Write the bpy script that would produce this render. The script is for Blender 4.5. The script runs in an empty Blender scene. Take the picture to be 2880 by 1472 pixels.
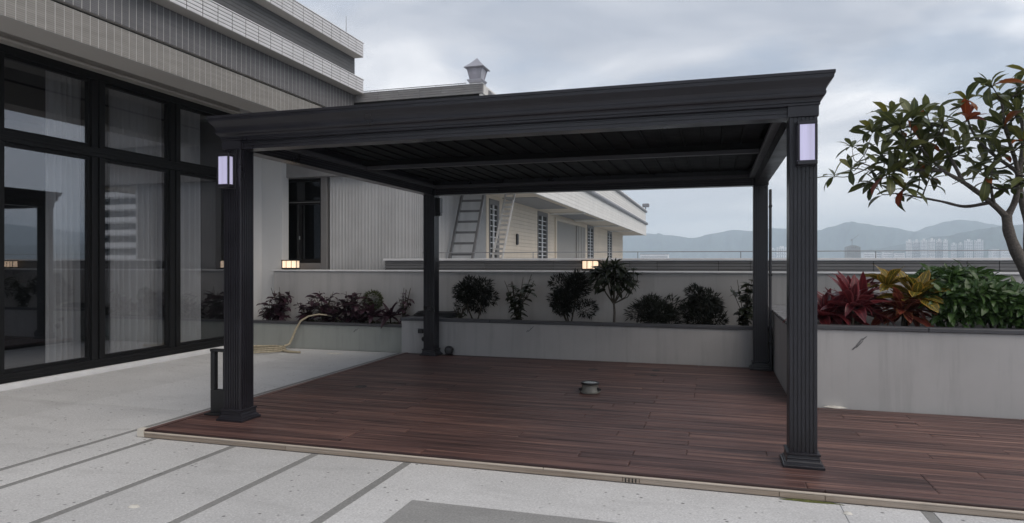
import bpy, bmesh, math, random
from mathutils import Vector, Matrix
random.seed(7)
R = math.radians
scene = bpy.context.scene
COL = scene.collection
G = -0.07                                   # level of the terrace paving; the deck top is z = 0

# ------------------------------------------------------------------ camera
cam_d = bpy.data.cameras.new('camera')
cam_d.sensor_width = 36.0
cam_d.lens = 36.0 * 1887.0 / 2880.0
cam_d.clip_start = 0.05
cam_d.clip_end = 20000.0
cam = bpy.data.objects.new('camera', cam_d)
COL.objects.link(cam)
cam.location = (0, 0, 1.5)
cam.rotation_euler = (R(90), 0, R(16.6965))
scene.camera = cam

# ------------------------------------------------------------------ world: overcast sky over a Nishita base
SUN_EL, SUN_AZ = 48.0, 120.0                # azimuth clockwise from +Y
world = bpy.data.worlds.new('World')
scene.world = world
world.use_nodes = True
nt = world.node_tree
nt.nodes.clear()
def wn(t, **k):
    n = nt.nodes.new(t)
    for a, b in k.items():
        setattr(n, a, b)
    return n
def wl(a, b):
    nt.links.new(a, b)
def wmath(op, a, b=None, clamp=False):
    n = wn('ShaderNodeMath', operation=op, use_clamp=clamp)
    for i, v in enumerate((a, b)):
        if v is None:
            continue
        if isinstance(v, (int, float)):
            n.inputs[i].default_value = v
        else:
            wl(v, n.inputs[i])
    return n.outputs[0]
sky = wn('ShaderNodeTexSky', sky_type='NISHITA')
sky.sun_disc = False
sky.sun_elevation = R(SUN_EL)
sky.sun_rotation = R(SUN_AZ)
tc = wn('ShaderNodeTexCoord')
sep = wn('ShaderNodeSeparateXYZ')
wl(tc.outputs['Generated'], sep.inputs[0])
zc = wmath('MAXIMUM', sep.outputs[2], 0.0)
den = wmath('ADD', zc, 0.22)
comb = wn('ShaderNodeCombineXYZ')
wl(wmath('DIVIDE', sep.outputs[0], den), comb.inputs[0])
wl(wmath('DIVIDE', sep.outputs[1], den), comb.inputs[1])
mp = wn('ShaderNodeMapping')
mp.inputs['Location'].default_value = (3.35, 1.2, 0.4)
mp.inputs['Scale'].default_value = (0.8, 1.0, 1.0)
wl(comb.outputs[0], mp.inputs[0])
nz = wn('ShaderNodeTexNoise')
nz.inputs['Scale'].default_value = 1.5
nz.inputs['Detail'].default_value = 7.0
nz.inputs['Roughness'].default_value = 0.5
nz.inputs['Distortion'].default_value = 0.5
wl(mp.outputs[0], nz.inputs['Vector'])
ramp = wn('ShaderNodeValToRGB')
e = ramp.color_ramp.elements
e[0].position = 0.38; e[0].color = (0.40, 0.43, 0.50, 1)
e[1].position = 0.64; e[1].color = (1.0, 0.99, 1.0, 1)
m_ = ramp.color_ramp.elements.new(0.515); m_.color = (0.61, 0.625, 0.675, 1)
wl(nz.outputs['Fac'], ramp.inputs[0])
# paler band towards the horizon
hz = wmath('POWER', wmath('SUBTRACT', 1.0, wmath('MINIMUM', wmath('MULTIPLY', zc, 3.2), 1.0)), 2.0)
mixh = wn('ShaderNodeMix', data_type='RGBA')
wl(wmath('MULTIPLY', hz, 0.75), mixh.inputs[0])
wl(ramp.outputs[0], mixh.inputs[6])
mixh.inputs[7].default_value = (0.98, 0.965, 0.97, 1)
bg1 = wn('ShaderNodeBackground'); bg1.inputs['Strength'].default_value = 0.10
wl(sky.outputs[0], bg1.inputs[0])
bg2 = wn('ShaderNodeBackground'); bg2.inputs['Strength'].default_value = 1.0
wl(mixh.outputs[2], bg2.inputs[0])
nz2 = wn('ShaderNodeTexNoise')
nz2.inputs['Scale'].default_value = 1.7
nz2.inputs['Detail'].default_value = 5.0
wl(mp.outputs[0], nz2.inputs['Vector'])
cov = wn('ShaderNodeMapRange')
cov.inputs[1].default_value = 0.34; cov.inputs[2].default_value = 0.46
cov.inputs[3].default_value = 0.55; cov.inputs[4].default_value = 1.0
wl(nz2.outputs['Fac'], cov.inputs[0])
ms = wn('ShaderNodeMixShader')
wl(wmath('MAXIMUM', cov.outputs[0], wmath('MULTIPLY', hz, 2.5, True)), ms.inputs[0]); wl(bg1.outputs[0], ms.inputs[1]); wl(bg2.outputs[0], ms.inputs[2])
wo = wn('ShaderNodeOutputWorld')
wl(ms.outputs[0], wo.inputs[0])

# ------------------------------------------------------------------ sun behind thin cloud
sun_d = bpy.data.lights.new('sun', 'SUN')
sun_d.energy = 1.5
sun_d.angle = R(50)
sun_d.color = (1.0, 0.90, 0.79)
sun = bpy.data.objects.new('sun', sun_d)
COL.objects.link(sun)
sdir = Vector((math.sin(R(SUN_AZ)) * math.cos(R(SUN_EL)), math.cos(R(SUN_AZ)) * math.cos(R(SUN_EL)), math.sin(R(SUN_EL))))
sun.rotation_euler = (-sdir).to_track_quat('-Z', 'Y').to_euler()
sun.location = (10, -10, 30)

scene.view_settings.view_transform = 'Standard'
scene.view_settings.look = 'None'
scene.view_settings.gamma = 1.0
scene.view_settings.exposure = 0.32
scene.render.engine = 'CYCLES'
scene.cycles.use_denoising = True
scene.cycles.max_bounces = 6
scene.cycles.diffuse_bounces = 3
scene.cycles.glossy_bounces = 3
scene.cycles.transmission_bounces = 6
scene.cycles.transparent_max_bounces = 8
scene.cycles.volume_bounces = 3

# ================================================================== materials
def new_mat(name):
    m = bpy.data.materials.new(name)
    m.use_nodes = True
    t = m.node_tree
    return m, t, t.nodes['Principled BSDF']
class NT:
    def __init__(s, t): s.t = t
    def n(s, typ, inp=None, **k):
        q = s.t.nodes.new(typ)
        for a, b in k.items(): setattr(q, a, b)
        for a, b in (inp or {}).items():
            if isinstance(b, bpy.types.NodeSocket): s.t.links.new(b, q.inputs[a])
            else: q.inputs[a].default_value = b
        return q
    def math(s, op, a, b=0.0, clamp=False):
        return s.n('ShaderNodeMath', {0: a, 1: b}, operation=op, use_clamp=clamp).outputs[0]
    def link(s, a, b): s.t.links.new(a, b)
    def mix(s, f, a, b, mode='MIX'):
        return s.n('ShaderNodeMix', {0: f, 6: a, 7: b}, data_type='RGBA', blend_type=mode).outputs[2]
    def pos(s, scale=(1, 1, 1), rnd=0.0):
        p = s.n('ShaderNodeNewGeometry').outputs['Position']
        v = s.n('ShaderNodeVectorMath', {0: p, 1: scale}, operation='MULTIPLY').outputs[0]
        if rnd:
            r = s.n('ShaderNodeObjectInfo').outputs['Random']
            r3 = s.n('ShaderNodeCombineXYZ', {0: s.math('MULTIPLY', r, rnd), 1: s.math('MULTIPLY', r, rnd * 1.7), 2: 0.0}).outputs[0]
            v = s.n('ShaderNodeVectorMath', {0: v, 1: r3}, operation='ADD').outputs[0]
        return v
    def noise(s, vec, scale, detail=4.0, rough=0.5, dist=0.0):
        return s.n('ShaderNodeTexNoise', {'Vector': vec, 'Scale': scale, 'Detail': detail, 'Roughness': rough, 'Distortion': dist}).outputs['Fac']
    def ramp(s, f, stops):
        q = s.n('ShaderNodeValToRGB', {0: f})
        el = q.color_ramp.elements
        while len(el) < len(stops): el.new(0.5)
        for x, (p, c) in zip(el, stops):
            x.position = p; x.color = (c[0], c[1], c[2], 1)
        return q.outputs[0]
    def remap(s, f, a, b, c=0.0, d=1.0):
        return s.n('ShaderNodeMapRange', {0: f, 1: a, 2: b, 3: c, 4: d}).outputs[0]
    def bump(s, h, strength, dist, bsdf):
        b = s.n('ShaderNodeBump', {'Height': h, 'Strength': strength, 'Distance': dist})
        s.link(b.outputs[0], bsdf.inputs['Normal'])
def c4(c, k=1.0): return (min(1, c[0] * k), min(1, c[1] * k), min(1, c[2] * k), 1)
def surf(name, col, rough=0.6, var=0.12, scale=2.5, pvar=0.0, bump=0.0, bscale=40.0, bdist=0.004, metal=0.0, stretch=(1, 1, 1), streak=0.0, spec=0.5):
    m, t, b = new_mat(name)
    w = NT(t)
    p = w.pos(stretch)
    f = w.noise(p, scale, 6, 0.6)
    c = w.mix(w.remap(f, 0.3, 0.7), c4(col, 1 - var), c4(col, 1 + var))
    if streak:                                   # rain streaks running down vertical faces
        sf = w.noise(w.pos((6, 6, 0.45)), 1.0, 6, 0.7, 0.15)
        c = w.mix(w.math('MULTIPLY', w.remap(sf, 0.50, 0.72), streak), c, c4(col, 0.40))
    if pvar:
        r = w.n('ShaderNodeObjectInfo').outputs['Random']
        k = w.remap(r, 0, 1, 1 - pvar, 1 + pvar)
        kk = w.n('ShaderNodeCombineXYZ', {0: k, 1: k, 2: k}).outputs[0]
        c = w.mix(1.0, c, kk, 'MULTIPLY')
    w.link(c, b.inputs['Base Color'])
    b.inputs['Roughness'].default_value = rough
    b.inputs['Metallic'].default_value = metal
    b.inputs['Specular IOR Level'].default_value = spec
    rr = w.remap(f, 0.3, 0.7, max(0, rough - 0.07), min(1, rough + 0.07))
    w.link(rr, b.inputs['Roughness'])
    if bump:
        w.bump(w.noise(p, bscale, 4, 0.6), bump, bdist, b)
    return m
def emit(name, col, strength, base=(0.8, 0.8, 0.8)):
    m, t, b = new_mat(name)
    w = NT(t)
    b.inputs['Base Color'].default_value = c4(base)
    f = w.noise(w.pos((38, 38, 1.2)), 1.0, 2)
    b.inputs['Emission Color'].default_value = c4(col)
    w.link(w.remap(f, 0.25, 0.75, strength * 0.65, strength * 1.25), b.inputs['Emission Strength'])
    b.inputs['Roughness'].default_value = 0.35
    return m
MT = {}
MT['charcoal'] = surf('charcoal_powder_coat', (0.0165, 0.0155, 0.0205), 0.33, 0.28, 3, bump=0.15, bscale=350, bdist=0.0006, spec=0.48)
MT['gutter'] = surf('side_lit_aluminium', (0.065, 0.065, 0.072), 0.45, 0.08, 6, spec=0.3)  # paler than the charcoal: light on the pergola's inner gutters painted into the colour
MT['black'] = surf('black_metal', (0.016, 0.016, 0.018), 0.45, 0.15, 8, bump=0.1, bscale=300, bdist=0.0006)
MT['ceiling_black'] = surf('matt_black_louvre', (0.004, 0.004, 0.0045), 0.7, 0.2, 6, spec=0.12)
MT['frame_wood'] = surf('black_window_frame', (0.008, 0.008, 0.009), 0.55, 0.4, 9, bump=0.5, bscale=30, bdist=0.003, stretch=(1, 1, 0.12), spec=0.25)
MT['plaster'] = surf('white_plaster', (0.46, 0.45, 0.445), 0.85, 0.09, 1.1, bump=0.25, bscale=90, bdist=0.0015, streak=0.30)
MT['plaster_grey'] = surf('grey_green_plaster', (0.37, 0.385, 0.36), 0.85, 0.06, 1.6, bump=0.25, bscale=90, bdist=0.0015, streak=0.30)
MT['cap_dark'] = surf('dark_stone_coping', (0.070, 0.070, 0.078), 0.5, 0.18, 5, bump=0.2, bscale=120, bdist=0.001, pvar=0.1)
MT['cap_white'] = surf('white_coping', (0.78, 0.78, 0.79), 0.6, 0.06, 4, bump=0.15, bscale=100, bdist=0.001)
MT['parapet'] = surf('grey_parapet_board', (0.16, 0.16, 0.163), 0.6, 0.12, 4, pvar=0.10, stretch=(0.3, 1, 1))
MT['joint_dark'] = surf('dark_joint', (0.02, 0.02, 0.02), 0.9)
MT['joint_light'] = surf('pale_grout', (0.45, 0.44, 0.43), 0.9)
MT['soffit'] = surf('painted_soffit', (0.50, 0.48, 0.45), 0.9, 0.04, 1.2)
MT['pier'] = surf('white_painted_wall', (0.66, 0.66, 0.66), 0.85, 0.04, 1.4, bump=0.2, bscale=60, bdist=0.001)
MT['stone_wet'] = surf('grey_stone_slab', (0.22, 0.22, 0.225), 0.22, 0.25, 3, bump=0.2, bscale=60, bdist=0.001)
MT['soil'] = surf('dark_soil', (0.030, 0.024, 0.019), 0.95, 0.5, 14, bump=1.0, bscale=50, bdist=0.02)
MT['white_metal'] = surf('white_painted_metal', (0.72, 0.72, 0.73), 0.45, 0.06, 6)
MT['steel'] = surf('galvanised_steel', (0.30, 0.30, 0.31), 0.45, 0.15, 8, metal=0.6)
MT['pale_metal'] = surf('pale_painted_metal', (0.46, 0.45, 0.44), 0.5, 0.15, 8)
MT['dull_steel'] = surf('dull_grey_steel', (0.16, 0.16, 0.165), 0.5, 0.2, 8, metal=0.3)
MT['cream'] = surf('cream_siding', (0.68, 0.59, 0.485), 0.75, 0.05, 2, pvar=0.04, streak=0.16)
MT['white_fascia'] = surf('white_fascia_board', (0.76, 0.745, 0.715), 0.7, 0.05, 2, pvar=0.04, streak=0.14)
MT['grey_gutter'] = surf('grey_gutter', (0.25, 0.25, 0.265), 0.45, 0.08, 3)
MT['clad'] = surf('pale_grey_cladding', (0.50, 0.50, 0.505), 0.6, 0.06, 3, pvar=0.04)
MT['win_grey'] = surf('grey_window_surround', (0.19, 0.185, 0.185), 0.6, 0.06, 4)
MT['dark_room'] = surf('dark_interior', (0.05, 0.05, 0.05), 0.9, 0.1)
MT['shutter_dark'] = surf('dark_opening', (0.02, 0.02, 0.02), 0.7)
MT['door_grey'] = surf('grey_roller_door', (0.33, 0.31, 0.285), 0.7, 0.06, 3)
MT['stone_grey'] = surf('grey_tiled_parapet', (0.27, 0.265, 0.265), 0.7, 0.1, 6, pvar=0.10)
MT['lantern_metal'] = surf('zinc_lantern_metal', (0.38, 0.38, 0.42), 0.4, 0.1, 8, metal=0.3)
MT['lantern_glass'] = surf('frosted_lantern_glass', (0.42, 0.41, 0.46), 0.25, 0.12, 6)
MT['lamp_glass'] = emit('lilac_lamp_glass', (0.66, 0.62, 0.95), 0.30, (0.45, 0.44, 0.55))
MT['warm_glass'] = emit('warm_lamp_glass', (1.0, 0.72, 0.48), 0.95, (0.8, 0.7, 0.6))
MT['hose'] = surf('beige_hose', (0.44, 0.38, 0.27), 0.6, 0.25, 25, bump=0.5, bscale=120, bdist=0.004)
MT['curtain'] = surf('sheer_grey_curtain', (0.58, 0.575, 0.58), 0.9, 0.08, 2)
MT['cement'] = surf('pale_cement_patch', (0.62, 0.60, 0.55), 0.9, 0.15, 20, bump=0.5, bscale=120, bdist=0.003)
MT['scuff'] = surf('dark_scuff', (0.16, 0.16, 0.165), 0.9, 0.5, 60)
MT['moss'] = surf('green_moss', (0.10, 0.11, 0.03), 0.95, 0.5, 60, bump=1.0, bscale=150, bdist=0.006)
MT['cream_block'] = surf('cream_end_block', (0.62, 0.585, 0.52), 0.7, 0.06, 8)
MT['bark'] = surf('grey_speckled_bark', (0.115, 0.10, 0.09), 0.9, 0.45, 45, bump=0.9, bscale=70, bdist=0.01)
MT['twig'] = surf('dark_twig', (0.060, 0.050, 0.040), 0.85, 0.3, 30)
MT['stem_dark'] = surf('plant_stem', (0.06, 0.05, 0.035), 0.85, 0.3, 30)
MT['lens'] = surf('clear_lens', (0.45, 0.5, 0.52), 0.15, 0.5, 60)
MT['lamp_body'] = surf('grey_lamp_body', (0.14, 0.137, 0.122), 0.5, 0.2, 12)

# concrete paving with pits and speckle
def concrete(name, col, dots, pv):
    m, t, b = new_mat(name); w = NT(t)
    p = w.pos()
    f = w.noise(p, 0.9, 6, 0.6)
    c = w.mix(w.remap(f, 0.3, 0.7), c4(col, 0.90), c4(col, 1.07))
    fine = w.noise(p, 75, 3, 0.7)
    c = w.mix(w.math('MULTIPLY', w.remap(fine, 0.53, 0.70), 0.55), c, c4(col, 0.52))
    c = w.mix(w.math('MULTIPLY', w.remap(fine, 0.46, 0.32), 0.5), c, c4(col, 1.5))
    vo = w.n('ShaderNodeTexVoronoi', {'Vector': p, 'Scale': 11.0, 'Randomness': 1.0})
    gate = w.noise(p, 5, 3)
    d = w.math('MULTIPLY', w.remap(vo.outputs['Distance'], 0.16, 0.08), w.remap(gate, 0.42, 0.55))
    c = w.mix(w.math('MULTIPLY', d, dots, True), c, c4(col, 0.25))
    st = w.noise(w.pos((0.7, 2.2, 1)), 1.4, 6, 0.65, 0.6)
    c = w.mix(w.math('MULTIPLY', w.remap(st, 0.52, 0.72), 0.34), c, c4(col, 0.62))
    li = w.noise(p, 3.1, 5, 0.6, 1.5)
    c = w.mix(w.math('MULTIPLY', w.remap(li, 0.66, 0.74), 0.25), c, c4(col, 1.22))
    r = w.n('ShaderNodeObjectInfo').outputs['Random']
    k = w.remap(r, 0, 1, 1 - pv, 1 + pv)
    kk = w.n('ShaderNodeCombineXYZ', {0: k, 1: k, 2: k}).outputs[0]
    c = w.mix(1.0, c, kk, 'MULTIPLY')
    w.link(c, b.inputs['Base Color'])
    b.inputs['Roughness'].default_value = 0.8
    h = w.math('SUBTRACT', fine, w.math('MULTIPLY', d, 2.0))
    w.bump(h, 0.35, 0.003, b)
    return m
MT['paving'] = concrete('pale_concrete_paving', (0.56, 0.56, 0.56), 0.9, 0.075)
MT['inlay'] = concrete('mid_grey_aggregate_slab', (0.30, 0.30, 0.295), 0.5, 0.05)
MT['strip'] = concrete('grey_aggregate_strip', (0.25, 0.25, 0.245), 0.5, 0.05)

# red-brown decking
def deck_mat(name, stops, gstr=1.0, axis='x'):
    m, t, b = new_mat(name); w = NT(t)
    sc1 = (0.55, 22, 22) if axis == 'x' else (22, 0.55, 22)
    sc2 = (1.3, 75, 60) if axis == 'x' else (75, 1.3, 60)
    g1 = w.noise(w.pos(sc1, 40), 1.0, 6, 0.62, 0.7)
    g2 = w.noise(w.pos(sc2, 25), 1.0, 3, 0.6)
    f = w.math('ADD', w.math('MULTIPLY', g1, 0.56), w.math('MULTIPLY', g2, 0.44))
    r = w.n('ShaderNodeObjectInfo').outputs['Random']
    f = w.math('ADD', f, w.remap(r, 0, 1, -0.035, 0.035))
    c = w.ramp(f, stops)
    big = w.noise(w.pos((0.6, 0.6, 0.6)), 1.0, 3)
    c = w.mix(w.remap(big, 0.4, 0.65, 0, 0.35), c, w.mix(1.0, c, (1.25, 1.1, 0.95, 1), 'MULTIPLY'))
    wear = w.noise(w.pos((0.9, 2.2, 1)), 1.0, 6, 0.65, 0.8)
    c = w.mix(w.remap(wear, 0.58, 0.74, 0, 0.45), c, w.mix(1.0, c, (0.45, 0.45, 0.5, 1), 'MULTIPLY'))
    c = w.mix(w.remap(wear, 0.42, 0.28, 0, 0.35), c, w.mix(1.0, c, (1.45, 1.4, 1.4, 1), 'MULTIPLY'))
    w.link(c, b.inputs['Base Color'])
    w.link(w.remap(g1, 0.3, 0.7, 0.54, 0.38), b.inputs['Roughness'])
    b.inputs['Specular IOR Level'].default_value = 0.42
    w.bump(g2, 0.5 * gstr, 0.003, b)
    return m
DECK_STOPS = [(0.36, (0.017, 0.010, 0.0105)), (0.45, (0.062, 0.034, 0.032)), (0.535, (0.130, 0.070, 0.062)), (0.66, (0.255, 0.145, 0.112))]
MT['deck'] = deck_mat('red_brown_decking', DECK_STOPS)
MT['deck_y'] = deck_mat('red_brown_edge_board', DECK_STOPS, axis='y')
MT['nosing'] = surf('dark_red_nosing', (0.035, 0.015, 0.014), 0.5, 0.2, 6)
MT['pale_wood'] = deck_mat('weathered_pale_timber', [(0.32, (0.16, 0.125, 0.10)), (0.48, (0.31, 0.26, 0.215)), (0.6, (0.38, 0.325, 0.275)), (0.75, (0.46, 0.40, 0.345))], 0.6)
MT['cream_trim'] = surf('cream_timber_moulding', (0.52, 0.455, 0.385), 0.6, 0.12, 3, stretch=(0.5, 10, 10))

# tiles with fine horizontal ribs
def rib_tile(name, col, per, depth, pv):
    m, t, b = new_mat(name); w = NT(t)
    z = w.n('ShaderNodeSeparateXYZ', {0: w.n('ShaderNodeNewGeometry').outputs['Position']}).outputs[2]
    fr = w.math('FRACT', w.math('DIVIDE', z, per))
    line = w.math('LESS_THAN', fr, 0.22)
    n = w.noise(w.pos((3, 3, 25)), 1.0, 4)
    c = w.mix(w.remap(n, 0.3, 0.7), c4(col, 0.88), c4(col, 1.12))
    c = w.mix(w.math('MULTIPLY', line, 0.55), c, c4(col, 0.35))
    r = w.n('ShaderNodeObjectInfo').outputs['Random']
    k = w.remap(r, 0, 1, 1 - pv, 1 + pv)
    kk = w.n('ShaderNodeCombineXYZ', {0: k, 1: k, 2: k}).outputs[0]
    c = w.mix(1.0, c, kk, 'MULTIPLY')
    w.link(c, b.inputs['Base Color'])
    b.inputs['Roughness'].default_value = 0.55
    w.bump(w.math('SUBTRACT', 1.0, line), 0.6, depth, b)
    return m
MT['tile_warm'] = rib_tile('warm_grey_mosaic_tile', (0.27, 0.255, 0.235), 0.021, 0.003, 0.05)
MT['tile_dark'] = rib_tile('dark_grey_mosaic_tile', (0.155, 0.152, 0.158), 0.021, 0.003, 0.05)
MT['tile_white'] = surf('white_glazed_tile', (0.66, 0.655, 0.665), 0.4, 0.04, 5, pvar=0.035)
MT['course_dark'] = surf('dark_grey_tile_course', (0.105, 0.105, 0.108), 0.6, 0.2, 9, pvar=0.08, stretch=(1, 0.6, 6))

# window glass: coated, reflective, dark tint
def glass(name, tint, ior):
    m, t, b = new_mat(name); w = NT(t)
    t.nodes.remove(b)
    out = t.nodes['Material Output']
    fc = w.n('ShaderNodeLayerWeight', {'Blend': 0.5}).outputs['Facing']
    fr = w.math('ADD', ior, w.math('MULTIPLY', w.math('POWER', fc, 5.0), 1.0 - ior))
    tr = w.n('ShaderNodeBsdfTransparent', {'Color': c4(tint)})
    gl = w.n('ShaderNodeBsdfGlossy', {'Color': (0.92, 0.93, 0.97, 1), 'Roughness': 0.015})
    mx = w.n('ShaderNodeMixShader', {0: fr, 1: tr.outputs[0], 2: gl.outputs[0]})
    w.link(mx.outputs[0], out.inputs['Surface'])
    return m
MT['glass'] = glass('tinted_window_glass', (0.88, 0.89, 0.90), 0.15)
MT['glass_dark'] = glass('dark_window_glass', (0.45, 0.46, 0.47), 0.05)

# leaves: u across the leaf, v along it
def leaf_mat(name, dark, light, edge=None, vein=None, odd=None, rough=0.4, spot=None):
    m, t, b = new_mat(name); w = NT(t)
    uv = w.n('ShaderNodeUVMap').outputs[0]
    s = w.n('ShaderNodeSeparateXYZ', {0: uv})
    au = w.math('ABSOLUTE', w.math('SUBTRACT', w.math('MULTIPLY', s.outputs[0], 2.0), 1.0))
    rnd = w.n('ShaderNodeObjectInfo').outputs['Random']
    f = w.noise(w.pos((1, 1, 1), 30), 18, 3)
    k = w.math('ADD', w.math('MULTIPLY', rnd, 0.7), w.remap(f, 0.3, 0.7, 0, 0.3))
    c = w.mix(k, c4(dark), c4(light))
    if odd:
        for lo, col in odd:
            c = w.mix(w.math('GREATER_THAN', rnd, lo), c, c4(col))
    if vein:
        ph = w.math('ADD', w.math('MULTIPLY', s.outputs[1], 11.0), w.math('MULTIPLY', au, -2.6))
        vv = w.math('ABSOLUTE', w.math('SUBTRACT', w.math('FRACT', ph), 0.5))
        vm = w.math('MULTIPLY', w.remap(vv, 0.16, 0.04), 0.75)
        blot = w.remap(w.noise(w.pos((1, 1, 1), 50), 40, 2), 0.45, 0.6)
        mid = w.remap(au, 0.16, 0.03)
        c = w.mix(w.math('MULTIPLY', w.math('MAXIMUM', vm, mid), w.math('ADD', w.math('MULTIPLY', blot, 0.5), 0.5)), c, c4(vein))
    else:
        c = w.mix(w.math('MULTIPLY', w.remap(au, 0.14, 0.02), 0.45), c, c4((min(1, light[0] * 1.9), min(1, light[1] * 1.9), min(1, light[2] * 1.7))))
    if edge:
        c = w.mix(w.math('MULTIPLY', w.remap(au, 0.72, 0.95), 0.8), c, c4(edge))
    w.link(c, b.inputs['Base Color'])
    b.inputs['Roughness'].default_value = rough
    b.inputs['Specular IOR Level'].default_value = 0.4
    out = t.nodes['Material Output']
    tl = w.n('ShaderNodeBsdfTranslucent', {'Color': c})
    mx = w.n('ShaderNodeMixShader', {0: 0.32, 1: b.outputs[0], 2: tl.outputs[0]})
    w.link(mx.outputs[0], out.inputs['Surface'])
    return m
MT['leaf_tree'] = leaf_mat('glossy_tree_leaf', (0.038, 0.055, 0.022), (0.155, 0.165, 0.055), rough=0.3, odd=[(0.93, (0.17, 0.16, 0.03)), (0.975, (0.30, 0.085, 0.03))])
MT['leaf_rust'] = leaf_mat('rust_red_leaf', (0.20, 0.03, 0.02), (0.34, 0.10, 0.03))
MT['leaf_red'] = leaf_mat('dark_red_leaf', (0.045, 0.008, 0.013), (0.20, 0.030, 0.036), edge=(0.34, 0.09, 0.10), rough=0.3)
MT['leaf_croton'] = leaf_mat('croton_green_leaf', (0.022, 0.045, 0.012), (0.13, 0.10, 0.02), vein=(0.55, 0.38, 0.05), edge=(0.55, 0.30, 0.05), rough=0.3)
MT['leaf_croton_red'] = leaf_mat('croton_red_leaf', (0.07, 0.012, 0.018), (0.30, 0.055, 0.045), vein=(0.46, 0.17, 0.08), edge=(0.46, 0.22, 0.08), rough=0.3)
MT['leaf_green'] = leaf_mat('green_shrub_leaf', (0.014, 0.036, 0.012), (0.085, 0.155, 0.040), rough=0.3)
MT['leaf_blue'] = leaf_mat('blue_green_broad_leaf', (0.035, 0.06, 0.055), (0.10, 0.15, 0.13), rough=0.3)
MT['leaf_purple'] = leaf_mat('dark_purple_leaf', (0.024, 0.011, 0.018), (0.068, 0.030, 0.046), edge=(0.11, 0.06, 0.08))
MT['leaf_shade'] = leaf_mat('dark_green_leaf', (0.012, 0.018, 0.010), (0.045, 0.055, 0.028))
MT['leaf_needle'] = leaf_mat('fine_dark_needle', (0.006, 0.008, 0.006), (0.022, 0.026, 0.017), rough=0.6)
MT['leaf_cover'] = leaf_mat('small_ground_cover_leaf', (0.022, 0.034, 0.010), (0.075, 0.092, 0.032))
# far country
MT['land'] = surf('far_land', (0.22, 0.24, 0.25), 0.9, 0.2, 0.004)
MT['hill'] = surf('wooded_hill', (0.045, 0.070, 0.066), 0.95, 0.75, 0.02)
MT['far_white'] = surf('pale_tower_wall', (0.80, 0.78, 0.77), 0.8, 0.05, 0.05, pvar=0.06)
MT['far_dark'] = surf('tower_window_bay', (0.24, 0.24, 0.26), 0.6, 0.1, 0.1)
MT['far_raw'] = surf('raw_concrete_frame', (0.30, 0.29, 0.27), 0.9, 0.15, 0.1)

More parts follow.
